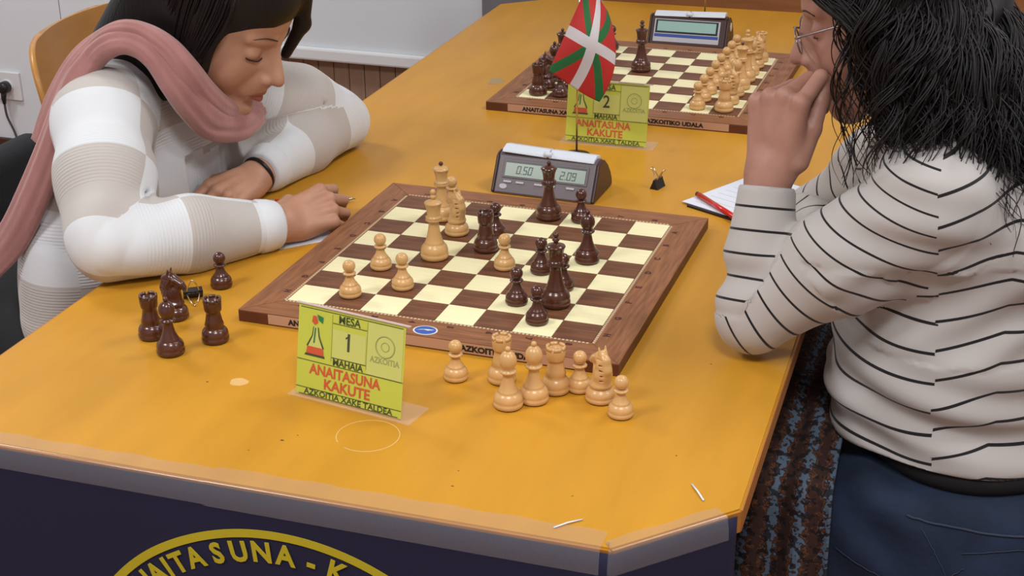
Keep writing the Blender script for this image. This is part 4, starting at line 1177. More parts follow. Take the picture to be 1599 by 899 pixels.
tag(girl, 'person with long straight dark hair, cream sweater and pink scarf, leaning on the table', 'person')
# eyebrows and lashes
for s in (-1, 1):
    pts = [HG(.0915-.0040*0, s*.010, .0265), HG(.0900, s*.020, .0300), HG(.0835, s*.034, .0315), HG(.0740, s*.048, .0265)]
    V, F = tube(catmull(pts, 5), list(np.interp(np.linspace(0, 1, 16), [0, .4, 1], [.0018, .0019, .0006])), 6, True, .5); obj('eyebrow', V, F, M['brow'], girl, True)
    pts = [HG(.0850, s*.018, -.0045), HG(.0852, s*.030, -.0066), HG(.0785, s*.043, -.0052), HG(.0750, s*.0475, -.0030)]
    V, F = tube(catmull(pts, 5), .0011, 6); obj('eyelashes', V, F, M['brow'], girl, True)

def knit_mat():
    m, nt, p = new_mat('cream_knit'); N, L = nt.nodes, nt.links
    def mth(op, a, b=None):
        n = N.new('ShaderNodeMath'); n.operation = op
        for i, q in enumerate((a, b)):
            if q is None: continue
            if isinstance(q, (int, float)): n.inputs[i].default_value = q
            else: L.new(q, n.inputs[i])
        return n.outputs[0]
    uv = N.new('ShaderNodeUVMap'); uv.uv_map = 'UVMap'; sp = N.new('ShaderNodeSeparateXYZ'); L.new(uv.outputs[0], sp.inputs[0])
    u, v = sp.outputs[0], sp.outputs[1]
    a = mth('FLOOR', mth('DIVIDE', u, .115)); b = mth('FLOOR', mth('DIVIDE', v, .105))
    ck = mth('MODULO', mth('ABSOLUTE', mth('ADD', a, b)), 2.0)
    mx = N.new('ShaderNodeMix'); mx.data_type = 'RGBA'; mx.inputs[6].default_value = (0.70, 0.72, 0.74, 1); mx.inputs[7].default_value = (0.53, 0.49, 0.46, 1); L.new(ck, mx.inputs[0])
    L.new(mx.outputs[2], p.inputs['Base Color']); p.inputs['Roughness'].default_value = .9; p.inputs['Sheen Weight'].default_value = .25; p.inputs['Specular IOR Level'].default_value = .2
    # ribs run across u where the rib mask is on
    rib = mth('SINE', mth('MULTIPLY', v, 2*PI/.0046))
    st = 0.0
    msk = mth('GREATER_THAN', mth('MODULO', mth('ABSOLUTE', mth('ADD', mth('FLOOR', mth('DIVIDE', mth('ADD', v, .03), .095)), mth('FLOOR', mth('DIVIDE', u, .14)))), 2.0), .5)
    hgt = mth('ADD', mth('MULTIPLY', rib, mth('ADD', mth('MULTIPLY', msk, .9), .04)), st)
    bp = N.new('ShaderNodeBump'); bp.inputs['Strength'].default_value = .26; bp.inputs['Distance'].default_value = .0012
    L.new(hgt, bp.inputs['Height']); L.new(bp.outputs[0], p.inputs['Normal']); return m
M['knit'] = knit_mat()
# sweater
Sw = SDF((-.78, -.13, .48), (-.06, .88, 1.02), .0037)
Sw.ell((-.415, .33, .835), (.115, .190, .150), 0)
Sw.cone(nbG-(.015, 0, .035), chG, .085, .115, .05)
Sw.ell((-.440, .30, .68), (.115, .175, .12), .06)
Sw.cone((-.44, .20, .70), (-.462, .17, .60), .085, .070, .05)
Sw.cone((-.44, .42, .70), (-.47, .42, .58), .085, .070, .05)
Sw.ell((-.355, .33, .82), (.065, .14, .085), .05)
Sw.ell((-.330, .40, .805), (.060, .11, .060), .03)
for sh, el, wr, kf in ((shR, elR, wrR, .022), (shL, elL, wrL, .018)):
    Sw.cone(sh-(.01, 0, .005), nbG-(.02, 0, .04), .058, .070, .04)
    mid = sh*.50+el*.50+(-.004, 0, .004)
    Sw.cone(sh-(.01, 0, .005), mid, .058, .064, .045)
    Sw.cone(mid, el*.82+sh*.18+(-.004, 0, .002), .064, .056, .02)
    Sw.cone(el, el*.55+wr*.45, .052, .050, kf)
    Sw.cone(el*.55+wr*.45, wr+(el-wr)*.14, .050, .037, .015)
    # drape creases running from the inside of the elbow
    d = nrmz(wr-el); q = el*.72+wr*.28
    for (o1, o2, w1) in (((-.030, .020, .056), (.030, -.020, .060), .0030),):
        Sw.cone(q+np.array(o1), q+np.array(o2), w1, w1*.5, .010, 's')
# table under the sleeves
Sw.box((.3, .5, .6555), (.575, .9, .1005), 0, .0, None, 's')
Sw.cone(nbG+(.02, 0, .07), nbG+(.0, 0, -.01), .060, .058, .01, 's')
# open cuffs
for el, wr in ((elR, wrR), (elL, wrL)):
    d = nrmz(wr-el); e1 = nrmz(np.cross(d, (0, 0, 1))); e2 = np.cross(d, e1); Sw.box(wr-d*.012+d*.06, (.06, .06, .06), 0, .002, np.stack([d, e1, e2], 1), 's')
V, Q = surfnet(Sw.F, Sw.lo, Sw.h); me = fast_mesh('sweater', V, Q); nn = vnormals(me)
sR, dR, gR = polyline_param(V, [shR, elR, wrR]); sL, dL, gL = polyline_param(V, [shL, elL, wrL])
arm = np.minimum(dR, dL)
isR = (dR < .075) & (dR <= dL); isL = (dL < .075) & (dL < dR)
LR = np.linalg.norm(elR-shR); LL = np.linalg.norm(elL-shL)
disp = .0030*sinn(V, 34, 3)+.0014*sinn(V*np.array((1, 1, .6)), 70, 5)
wR_ = np.clip((.078-dR)/.022, 0, 1)*(dR < dL); wL_ = np.clip((.078-dL)/.022, 0, 1)*(dL < dR)
for wsm, s, L0 in ((wR_, sR, LR), (wL_, sL, LL)):
    w_el = np.exp(-((s-L0)/.06)**2)+.35
    fold = np.clip(1.6*sinn(V*np.array((1.6, 1.0, .55)), 52, 8), -1, 1)
    disp += wsm*np.clip((s-L0*.25)/.04, 0, 1)*w_el*fold*.0062
tor = ~(isR | isL)
disp += (1-np.maximum(wR_, wL_))*(.006*sinn(V*np.array((1.0, 1.0, .35)), 42, 11))
V = V+nn*disp[:, None]
V[:, 2] = np.where((V[:, 0] > -.284) & (V[:, 2] < T+.0012) & (V[:, 2] > T-.03), T+.0012, V[:, 2])
me.vertices.foreach_set('co', V.astype(np.float32).ravel()); me.update()
# per-corner coordinates so panels end crisply
nq = len(me.polygons); lv = np.empty(len(me.loops), np.int32); me.loops.foreach_get('vertex_index', lv)
lq = lv.reshape(nq, 4); fR = isR[lq].mean(1) > .5; fL = isL[lq].mean(1) > .5
def arm_uv(V, s, pts):
    pts = [np.array(p) for p in pts]; a = nrmz(pts[2]-pts[0]); up = np.array((0, 0, 1.)); e1 = nrmz(up-a*(up@a)); e2 = np.cross(a, e1)
    # angle about the nearest bone
    ax = np.where((s < np.linalg.norm(pts[1]-pts[0]))[:, None], pts[0]+(nrmz(pts[1]-pts[0]))*s[:, None], pts[1]+nrmz(pts[2]-pts[1])*(s-np.linalg.norm(pts[1]-pts[0]))[:, None])
    d = V-ax; th = np.arctan2(d@e2, d@e1); return np.stack([th*.05, s], 1)
uR = arm_uv(V, sR, [shR, elR, wrR]); uL = arm_uv(V, sL, [shL, elL, wrL]); uT = np.stack([V[:, 1]*1.0+.02, V[:, 2]+.05], 1)
UV = np.where(fR[:, None, None], uR[lq], np.where(fL[:, None, None], uL[lq], uT[lq])).reshape(-1, 2)
set_uv(me, per_loop=UV); me.materials.append(M['knit'])
swo = bpy.data.objects.new('sweater', me); COL.objects.link(swo); swo.parent = girl
# cuffs
for el, wr in ((elR, wrR), (elL, wrL)):
    d = nrmz(wr-el); c0 = wr-d*.030
    V, F = tube([tuple(c0-d*.010), tuple(c0-d*.004), tuple(c0+d*.010), tuple(c0+d*.022), tuple(c0+d*.026), tuple(c0+d*.024)], [.034, .0385, .0370, .0335, .0305, .0265], 28, False)
    o = obj('cuff', V, F, M['cuff'] if 'cuff' in M else M['knit'], girl, True)
d = nrmz(wrL-elL); cc = wrL+d*.004; e1 = nrmz(np.cross(d, (0, 0, 1))); e2 = np.cross(d, e1)
V, F = tube([tuple(cc+e1*.0255*math.cos(a)+e2*.0255*math.sin(a)+d*.003*math.sin(2*a)) for a in np.linspace(0, 2*PI, 33)], .0033, 8, False)
tag(obj('wrist_band', V, F, M['black_plastic'], girl, True), 'black elastic hair band on the wrist')
# trousers
St = SDF((-.82, .05, .06), (-.08, .56, .66), .008)
St.ell((-.62, .30, .53), (.14, .19, .12), 0)
for y0 in (.20, .40):
    St.cone((-.60, y0, .51), (-.20, y0, .51), .098, .072, .04); St.cone((-.20, y0, .51), (-.22, y0, .12), .070, .050, .02)
M['trouser'] = mat('black_trousers', (0.012, 0.012, 0.014, 1), 0.85, bump=.3, bscale=60)
St.obj('trousers', M['trouser'], girl)
M['shoe'] = mat('dark_shoe', (0.02, 0.02, 0.02, 1), 0.5)
for y0 in (.20, .40):
    Ss = SDF((-.29, y0-.06, -.005), (-.02, y0+.06, .14), .006); Ss.cone((-.22, y0, .05), (-.08, y0, .032), .040, .030, .02); Ss.cone((-.225, y0, .10), (-.22, y0, .05), .042, .040, .02)
    Ss.box((-.15, y0, -.05), (.2, .1, .0505), 0, 0, None, 's'); Ss.obj('shoe', M['shoe'], girl)

# scarf: pleated ribbon swept round the neck, over the near shoulder and down the back
def scarf_mat():
    m = mat('pink_scarf', (0.40, 0.18, 0.165, 1), 0.85, noise=.12, nscale=30, bump=.35, bscale=220, stretch=(1, 1, .4), sheen=.35); return m
M['scarf'] = scarf_mat()
def pleat(name, ctrl, width, thick, parent, lobes=5, m=90, seed=0, twist=0.0, ups=None):
    C = np.array(ctrl); P = smooth_path(C, m); t = np.gradient(P, axis=0); t /= np.linalg.norm(t, axis=1)[:, None]
    Wd = np.interp(np.linspace(0, 1, m), np.linspace(0, 1, len(width)), width); Th = np.interp(np.linspace(0, 1, m), np.linspace(0, 1, len(thick)), thick)
    U = smooth_path(np.array(ups), m); n = 56; V = []
    for i in range(m):
        b = U[i]-t[i]*(U[i]@t[i]); b /= np.linalg.norm(b); a = np.cross(t[i], b)       # b outward, a across
        s = i/m; ph = seed+1.2*math.sin(3*s+seed)
        for k in range(n):
            th = 2*PI*k/n; g = 1+.20*abs(math.sin(lobes*.5*th+ph))+.05*math.sin(11*th+8*s)
            V.append(P[i]+a*(Wd[i]*math.cos(th)*(0.86+.14*g))+b*(Th[i]*math.sin(th)*g))
    F = []
    for i in range(m-1):
        for k in range(n): q, r = i*n+k, i*n+(k+1) % n; F.append((q, r, r+n, q+n))
    F.append(tuple(range(n))[::-1]); F.append(tuple(range((m-1)*n, m*n)))
    return obj(name, V, F, M['scarf'], parent, True)
#@@SCARF
sc = empty('scarf', (-.34, .25, .95)); sc.parent = girl
def relp(L): return [tuple(np.array(q)-np.array((-.34, .25, .95))) for q in L]
A_ = [(-0.232, 0.37, 0.888), (-0.231, 0.32, 0.887), (-0.242, 0.27, 0.903), (-0.25, 0.235, 0.939), (-0.261, 0.21, 0.978), (-0.279, 0.2, 1.012), (-0.304, 0.19, 1.032), (-0.332, 0.18, 1.034), (-0.37, 0.18, 1.009), (-0.388, 0.16, 0.981), (-0.404, 0.145, 0.938), (-0.427, 0.135, 0.883), (-0.46, 0.125, 0.816), (-0.504, 0.12, 0.747), (-0.56, 0.115, 0.69)]
B_ = [(-0.236, 0.39, 0.887), (-0.235, 0.35, 0.891), (-0.237, 0.29, 0.912), (-0.241, 0.245, 0.951), (-0.248, 0.215, 0.994), (-0.267, 0.205, 1.024), (-0.298, 0.2, 1.042), (-0.327, 0.19, 1.046), (-0.374, 0.195, 1.021), (-0.396, 0.175, 0.995), (-0.422, 0.16, 0.946), (-0.447, 0.15, 0.886)]
ups = [(.7, .6, .2), (.9, -.3, .1), (.7, -.7, .2), (.7, -.7, .3), (.6, -.6, .5), (.4, -.5, .8), (.1, -.3, 1), (-.2, -.2, 1), (-.5, -.3, .8), (-.7, -.6, .5), (-.6, -.8, .2), (-.5, -.8, .1), (-.5, -.9, .1), (-.5, -.9, .1), (-.5, -.9, .1)]
ups = [np.array(q)*.6+np.array((.35, -.65, .45)) for q in ups]
pleat('scarf_fold', relp(A_), [.020, .026, .029, .028, .024, .021, .019, .018, .019, .021, .023, .026, .027, .024], [.012, .015, .017, .016, .015, .014, .014, .014, .014, .014, .014, .014, .013, .010], sc, 5, 120, .4, ups=ups)
pleat('scarf_fold', relp(B_), [.014, .020, .022, .021, .019, .017, .016, .016, .018, .019, .021, .022], [.010, .014, .016, .016, .015, .015, .015, .015, .014, .014, .014, .012], sc, 4, 120, 2.0, ups=ups[:12])
# part of the loop going round the far side and back of the neck
pleat('scarf_fold', relp([(-.250, .365, .895), (-.262, .415, .912), (-.300, .445, .940), (-.345, .440, .975), (-.400, .380, .995), (-.405, .300, 1.010), (-.355, .245, 1.020)]), [.016, .020, .026, .03, .03, .028, .02], [.010, .013, .017, .017, .017, .016, .014], sc, 5, 70, 1.1, ups=[(.8, .3, .4), (.7, .7, .3), (.2, 1, .3), (-.4, .9, .3), (-.9, .4, .4), (-1, -.2, .4), (-.4, -.6, .6)])

# girl's hair: hull plus many straight strands
def head_surf(H, az, el, off):
    """point on enlarged cranium; az 0 = front, +90 = her right; el elevation"""
    a = math.cos(el)*math.cos(az); b = math.cos(el)*math.sin(az); c = math.sin(el)
    return H(-.018+(.097+off)*a, (.079+off)*b, .042+(.084+off)*c)
Sg = SDF((-.56, .16, .84), (-.08, .52, 1.22), .0035)
k = HG.sc
Sg.ell(HG(-.024, 0, .048), np.array((.103, .084, .090))*k, 0, HG.R)
Sg.ell(HG(.012, .0, .068), np.array((.080, .078, .066))*k, .02, HG.R)
Sg.cone(HG(-.05, .0, .00), (-.40, .33, .98), .080, .065, .04)                   # down behind the neck
Sg.cone(HG(.000, .068, .02), HG(.012, .070, -.050), .024, .022, .02)           # near side curtain
Sg.cone(HG(.012, .070, -.050), HG(-.010, .066, -.110), .022, .018, .02)
Sg.cone(HG(.022, .070, .02), HG(.026, .068, -.045), .012, .012, .015)
Sg.cone(HG(-.04, .062, .00), (-.345, .270, .955), .030, .028, .02)
Sg.cone(HG(-.08, .04, .02), (-.39, .28, 1.00), .05, .040, .03)
Sg.cone(HG(.02, -.074, .02), HG(.050, -.070, -.075), .018, .012, .02)           # far side curtain
# carve the face out
for q, r in (((.092, -.004, -.040), (.060, .062, .090)), ((.112, -.006, .014), (.050, .056, .040))):
    Sg.ell(HG(*q), np.array(r)*k, .008*k, HG.R, 's')
Sg.cone(HG(.074, -.044, .088), HG(.088, -.062, .035), .015, .011, .01)        # far side hair swinging forward past the brow
Sg.cone(HG(.088, -.062, .035), HG(.084, -.066, -.022), .011, .008, .01)
hull = Sg.obj('hair', M['hair_g'], girl)
paths, rad = [], []; rs = np.random.RandomState(4)
for i in range(520):
    a0 = rs.rand(); side = 1 if rs.rand() < .68 else -1
    f0 = .085-.17*a0; part = -.012
    P0 = HG(f0, part, .042+.088*math.sqrt(max(0, 1-((f0+.018)/.105)**2))+.002)
    if side > 0: az1 = R_(56+106*a0)
    else: az1 = R_(-(48+110*a0))
    off = .006+.008*rs.rand()
    p1 = head_surf(HG, az1*.78, R_(55), off); p2 = head_surf(HG, az1, R_(22), off); p3 = head_surf(HG, az1, R_(-8), off*1.2)
    if side > 0:
        if a0 < .35: tgt = HG(.026-.06*a0+.003*rs.randn(), .082+.004*rs.rand(), -.085-.02*rs.rand())
        elif a0 < .6: tgt = HG(.0-.06*a0, .078, -.09)*.6+np.array((-.33, .265, .975))*.4
        else: tgt = np.array((-.36-.03*rs.rand(), .26+.08*rs.rand(), 1.0))
    else: tgt = HG(.052-.08*a0, -.076, -.07-.02*rs.rand())
    P = smooth_path([P0, p1, p2, p3, tgt], 22)+rs.randn(3)*.0010
    paths.append(P); rad.append(.0013+.0012*rs.rand())
for i in range(160):     # back hair falling behind the shoulder
    az = R_(110+140*rs.rand()); off = .006+.012*rs.rand()
    p1 = head_surf(HG, az, R_(60), off); p2 = head_surf(HG, az, R_(15), off)
    e = np.array((-.385+.015*rs.randn(), .31+.035*rs.randn(), .985+.008*rs.randn())); paths.append(smooth_path([p1, p2, p2*.45+e*.55+np.array((-.008, 0, .005)), e], 20)); rad.append(.0012+.0014*rs.rand())
strand_obj('hair_strands', paths, rad, M['hair_g'], hull)

# her dark upholstered chair
M['upholstery'] = mat('charcoal_fabric', (0.016, 0.017, 0.020, 1), 0.9, bump=.4, bscale=300)
uc = empty('upholstered_chair', (-.56, .32, 0), 0, 'charcoal upholstered chair behind the girl in the cream sweater', 'chair')
Su = SDF((-.32, -.30, .40), (-.10, .30, .80), .006); Su.box((-.215, 0, .60), (.030, .245, .150), .028, 0)
Su.obj('backrest', M['upholstery'], uc)
o = box('seat', -.20, .22, -.22, .22, .36, .405, M['upholstery'], uc, .015)
for sx in (-.18, .19):
    for sy in (-.20, .20):
        V, F = tube([(sx, sy, 0), (sx, sy, .362)], .011, 8); obj('leg', V, F, M['cable'], uc, True)
for sy in (-.18, .18):
    V, F = tube([(-.18, sy, .36), (-.205, sy, .50)], .010, 8); obj('back_post', V, F, M['cable'], uc, True)

# ============================================================ WOMAN IN THE STRIPED SHIRT
p_ = R_(20)
HW = Frame((.690, .200, 1.150), (-math.cos(p_), -.02, -math.sin(p_)), (-math.sin(p_), 0, math.cos(p_)), 1.03)
wsL, wsR = np.array((.765, .075, .965)), np.array((.765, .375, .965))
weL, weR = np.array((.580, .060, .806)), np.array((.60, .43, .80))
wwL, wwR = np.array((.578, .115, .962)), np.array((.62, .30, .79))
nbW = np.array((.765, .215, 1.035))
Wh = SDF((.53, .08, .98), (.82, .33, 1.30), .0022); add_head(Wh, HW)
Wh.cone(HW(-.03, 0, -.06), nbW, .050, .054, .03)
Wb = SDF((.50, -.05, .30), (1.05, .52, 1.12), .006)
for a, b, r0, r1 in ((nbW+(-.01, 0, .03), nbW-(0, 0, .05), .048, .06), (nbW-(0, 0, .06), (.80, .21, .80), .075, .10), ((.80, .21, .80), (.84, .21, .55), .095, .115), (wsL, nbW-(0, 0, .04), .045, .055), (wsR, nbW-(0, 0, .04), .045, .055), (wsL, weL, .038, .030), (weL, wwL, .028, .021), (wsR, weR, .040, .033), (weR, wwR, .033, .023)):
    Wb.cone(a, b, r0, r1, .03)
for y0 in (.12, .32): Wb.cone((.84, y0, .52), (.50, y0, .52), .085, .062, .02)
WhL = SDF((.50, .02, .90), (.72, .26, 1.13), .0014)
# left hand raised to the mouth, thumb side towards the camera
add_hand(WhL, wwL, (.06, .12, 1), (-.42, -.90, .15), -1, [(.85, 1.45, .9), (1.2, 1.3, .8), (1.35, 1.3, .8), (1.45, 1.3, .8)], [(.96, .16, -.25), (.95, -.05, -.35), (.90, -.10, -.42)], 1.04, .02, tuple(wwL-(.002, .018, .06)), (.027, .026))
WhR = SDF((.50, .20, .755), (.68, .40, .86), .002)
add_hand(WhR, wwR, (-.5, -.8, -.05), (.1, .1, 1), 1, [(.3, .4, .2)]*4, [(.7, .6, -.2), (.85, .3, -.2), (.9, .1, -.2)], .95, .14, tuple(wwR+(.0, .06, .005)))
woman = skin_obj([Wb, Wh, WhL, WhR], HW, 'person', M['skin_w'], None)
tag(woman, 'person with curly dark hair, glasses and black striped white shirt, hand at mouth', 'person')
for s in (-1, 1):
    pts = [HW(.0905, s*.010, .0215), HW(.0890, s*.020, .0245), HW(.0830, s*.034, .0255), HW(.0735, s*.048, .0205)]
    V, F = tube(catmull(pts, 5), .0015, 6, True, .7); obj('eyebrow', V, F, M['brow'], woman, True)
    pts = [HW(.0835, s*.020, -.0045), HW(.0838, s*.030, -.0062), HW(.0780, s*.041, -.0052)]
    V, F = tube(catmull(pts, 5), .0011, 6); obj('eyelashes', V, F, M['brow'], woman, True)
# glasses
gl = empty('glasses', tuple(HW(.1, 0, 0)), 0, 'thin metal framed glasses worn by the curly haired player', 'glasses')
def rel(p): return tuple(np.array(p)-HW(.1, 0, 0))
M['lens'] = clear_mat('glasses_lens', (0.9, 0.9, 0.9, 1), 0.02, 0.02, 1.06); M['frame'] = mat('glasses_metal', (0.30, 0.26, 0.28, 1), 0.25, metal=.9)
for s in (-1, 1):
    ring = [HW(.103-.010*abs(math.cos(a)*.5+.5)**2 if False else .104-.006*(.5+.5*math.cos(a)), s*(.033+.025*math.cos(a)), -.004+.0145*math.sin(a)) for a in np.linspace(0, 2*PI, 29)]
    V, F = tube([rel(p) for p in ring], .0011, 6, False); obj('rim', V, F, M['frame'], gl, True)
    V = [rel(p) for p in ring[:-1]]; obj('lens', V, [tuple(range(28))], M['lens'], gl)
    V, F = tube(catmull([rel(HW(.098, s*.058, .004)), rel(HW(.090, s*.068, .006)), rel(HW(.03, s*.078, .008)), rel(HW(-.012, s*.080, .006)), rel(HW(-.028, s*.078, -.02))], 5), .0013, 6); obj('temple_arm', V, F, M['frame'], gl, True)
V, F = tube([rel(HW(.104, -.009, .002)), rel(HW(.108, 0, .006)), rel(HW(.104, .009, .002))], .0011, 6); obj('bridge', V, F, M['frame'], gl, True)

def stripe_mat():
    m, nt, p = new_mat('striped_jersey'); N, L = nt.nodes, nt.links
    def mth(op, a, b=None):
        n = N.new('ShaderNodeMath'); n.operation = op
        for i, q in enumerate((a, b)):
            if q is None: continue
            if isinstance(q, (int, float)): n.inputs[i].default_value = q
            else: L.new(q, n.inputs[i])
        return n.outputs[0]
    uv = N.new('ShaderNodeUVMap'); uv.uv_map = 'UVMap'; sp = N.new('ShaderNodeSeparateXYZ'); L.new(uv.outputs[0], sp.inputs[0])
    fr = mth('FRACT', sp.outputs[0]); ln = mth('LESS_THAN', fr, .105)
    mx = N.new('ShaderNodeMix'); mx.data_type = 'RGBA'; mx.inputs[6].default_value = (0.47, 0.44, 0.42, 1); mx.inputs[7].default_value = (0.014, 0.012, 0.014, 1); L.new(ln, mx.inputs[0])
    L.new(mx.outputs[2], p.inputs['Base Color']); p.inputs['Roughness'].default_value = .85; p.inputs['Sheen Weight'].default_value = .2; p.inputs['Specular IOR Level'].default_value = .2
    return m
M['stripe'] = stripe_mat()
Ws = SDF((.49, -.06, .56), (1.08, .54, 1.12), .0038)
Ws.ell((.800, .215, .90), (.128, .165, .13), 0)
Ws.cone((.800, .215, .88), (.815, .215, .70), .125, .130, .05)
Ws.ell((.800, .215, .74), (.142, .180, .14), .05)
Ws.ell((.825, .215, .64), (.155, .190, .075), .04)
Ws.cone((.715, .13, .70), (.735, .12, .645), .045, .042, .03)
Ws.cone((.775, .215, 1.02), (.79, .215, .93), .070, .11, .05)
Ws.cone((.90, .13, .92), (.90, .30, .92), .060, .060, .05)
for sh, el, wr, hi in ((wsL, weL, wwL, 1), (wsR, weR, wwR, 0)):
    Ws.cone(sh+(.0, 0, 0), nbW-(.0, 0, .030), .058, .055, .04)
    Ws.cone(sh, sh*.5+el*.5, .062, .056, .035)
    Ws.cone(sh*.5+el*.5, el, .056, .044, .03)
    Ws.cone(el, el*.5+wr*.5, .042, .037, .012)
    Ws.cone(el*.5+wr*.5, wr+(el-wr)*.10, .037, .0325, .015)
Ws.box((.1, .5, .6555), (.532, .9, .1005), 0, 0, None, 's')
Ws.cone(nbW+(-.01, 0, .06), nbW+(-.005, 0, .0), .060, .056, .008, 's')
Ws.box((.85, .2, .548), (.3, .4, .100), 0, .006, None, 's')
for el, wr in ((weL, wwL), (weR, wwR)):
    d = nrmz(wr-el); e1 = nrmz(np.cross(d, (0, 1, 0))); e2 = np.cross(d, e1); Ws.box(wr-d*.014+d*.06, (.06, .06, .06), 0, .001, np.stack([d, e1, e2], 1), 's')
V, Q = surfnet(Ws.F, Ws.lo, Ws.h); me = fast_mesh('striped_shirt', V, Q); nn = vnormals(me)
sA, dA, gA = polyline_param(V, [wsL, weL, wwL]); sB, dB, gB = polyline_param(V, [wsR, weR, wwR])
LA = np.linalg.norm(weL-wsL); LB = np.linalg.norm(weR-wsR)
XS = .783+(.90-V[:, 2])*.07                                  # side seam
qd = nrmz(np.cross(nrmz(weL-wsL), (0, 1, 0))); qd = qd if qd[2] < 0 else -qd
base = wsL; ta = (V-wsL)@nrmz(weL-wsL)
tt = np.clip(ta/LA, 0, 1); wq = (V-wsL-ta[:, None]*nrmz(weL-wsL))@qd
cc = np.interp(tt, [0, .45, 1], [.75, .45, -.15])
arm_s = np.where(gA == 0, ta+cc*wq, LA+(sA-LA))
blend = np.exp(-((sA-LA)/.03)**2)
front_arm = (V[:, 0] < XS) & ((dA < .078) | (V[:, 2] > .93)) & (V[:, 1] < .24)
right_arm = (dB < .072) & (V[:, 1] > .24)
ARM_SP = .0272; TOR_SP = .0335
u_arm = arm_s/ARM_SP+.35; u_r = sB/ARM_SP
fz = V[:, 2]+.012*np.sin((V[:, 0]-.66)*12)-.06*(V[:, 0]-.785)
u_front = fz/TOR_SP; u_back = (V[:, 2]-.33*(V[:, 0]-.785)+.4*np.maximum(V[:, 0]-.86, 0))/TOR_SP+.28
disp = .0018*sinn(V, 30, 21)
disp += (gA == 1)*(dA < .07)*.0035*np.sin(sA*125+1.5*sinn(V, 30, 4))*np.exp(-((sA-LA-.03)/.06)**2)
disp += (gA == 0)*(dA < .09)*.0030*np.sin((ta+.9*wq)*95+1.2*sinn(V, 25, 6))*np.exp(-((sA-LA*.15)/.08)**2)
wst = np.exp(-((V[:, 2]-.70)/.07)**2)*(dA > .06)
disp += wst*.0060*np.sin(V[:, 2]*120+V[:, 0]*26+1.6*sinn(V, 14, 9))
disp += (dA > .06)*(V[:, 2] > .78)*(V[:, 2] < .90)*.0030*np.sin(V[:, 2]*90-V[:, 0]*60+1.2*sinn(V, 18, 2))
V2 = V+nn*disp[:, None]; V2[:, 2] = np.where((V[:, 0] < .640) & (V2[:, 2] < T+.0012) & (V2[:, 2] > T-.03), T+.0012, V2[:, 2]); me.vertices.foreach_set('co', V2.astype(np.float32).ravel()); me.update()
nq = len(me.polygons); lv = np.empty(len(me.loops), np.int32); me.loops.foreach_get('vertex_index', lv); lq = lv.reshape(nq, 4)
fA = front_arm[lq].mean(1) > .5; fB = right_arm[lq].mean(1) > .5; fF = (V[:, 0] < XS)[lq].mean(1) > .5
U = np.where(fA[:, None], u_arm[lq], np.where(fB[:, None], u_r[lq], np.where(fF[:, None], u_front[lq], u_back[lq]))).reshape(-1)
set_uv(me, per_loop=np.stack([U, np.zeros_like(U)], 1)); me.materials.append(M['stripe'])
so = bpy.data.objects.new('striped_shirt', me); COL.objects.link(so); so.parent = woman
# black undershirt band below the hem, jeans
M['undershirt'] = mat('black_jersey', (0.005, 0.005, 0.006, 1), 0.85)
Wu = SDF((.60, .0, .50), (1.06, .45, .68), .006); Wu.ell((.838, .215, .640), (.147, .184, .050), 0)
Wu.obj('undershirt', M['undershirt'], woman)
def denim():
    m = mat('denim', (0.011, 0.022, 0.052, 1), 0.85, noise=.45, nscale=14, bump=.5, bscale=90); return m
M['denim'] = denim(); M['thread'] = mat('jeans_stitching', (0.03, 0.042, 0.075, 1), 0.8)
Wj = SDF((.38, -.04, .05), (1.12, .48, .66), .006)
Wj.box((.858, .215, .520), (.172, .206, .106), .045, 0)
for y0 in (.10, .33):
    Wj.cone((.86, y0, .50), (.46, y0+.01, .52), .105, .078, .04); Wj.cone((.46, y0+.01, .52), (.50, y0+.01, .12), .072, .052, .02)
V, Q = surfnet(Wj.F, Wj.lo, Wj.h); me = fast_mesh('jeans', V, Q); nn = vnormals(me)
V = V+nn*(.004*np.sin((V[:, 0]*.8+V[:, 2]*1.3)*60+2*sinn(V, 14, 5))*np.exp(-((V[:, 0]-.74)/.08)**2)+.002*sinn(V, 30, 7))[:, None]
me.vertices.foreach_set('co', V.astype(np.float32).ravel()); me.update(); me.materials.append(M['denim'])
jo = bpy.data.objects.new('jeans', me); COL.objects.link(jo); jo.parent = woman
KDJ = None
from mathutils.bvhtree import BVHTree
def bvh_of(o):
    me = o.data; return BVHTree.FromPolygons([v.co[:] for v in me.vertices], [tuple(p.vertices) for p in me.polygons])
bj = bvh_of(jo)
def snap(bv, P, off=.0012):
    out = []
    for p in P:
        h = bv.find_nearest(Vector(p)); out.append(tuple(h[0]+h[1]*off if h[0] else p))
    return out
def seam(P, r=.0007, mt='thread', parent=None, nm='seam'):
    V, F = tube(snap(bj, [tuple(q) for q in smooth_path(P, 40)]), r, 5); return obj(nm, V, F, M[mt], parent or jo, True)
seam([(.80, -.02, .60), (.83, -.03, .54), (.86, -.04, .48)]); seam([(.70, .0, .545), (.76, -.02, .525), (.82, -.03, .535), (.85, -.03, .56)])
seam([(.845, -.02, .575), (.90, -.02, .585), (.97, -.02, .60)]); seam([(.86, -.03, .52), (.90, -.03, .49), (.96, -.02, .50)])
seam([(.78, .0, .61), (.86, -.02, .608), (.96, -.01, .612)], .0016)
for y0 in (.12, .34):
    Ss = SDF((.33, y0-.06, -.005), (.58, y0+.06, .14), .006); Ss.cone((.50, y0, .05), (.38, y0, .032), .040, .030, .02); Ss.cone((.505, y0, .10), (.50, y0, .05), .042, .040, .02)
    Ss.box((.45, y0, -.05), (.2, .1, .0505), 0, 0, None, 's'); Ss.obj('shoe', M['shoe'], woman)

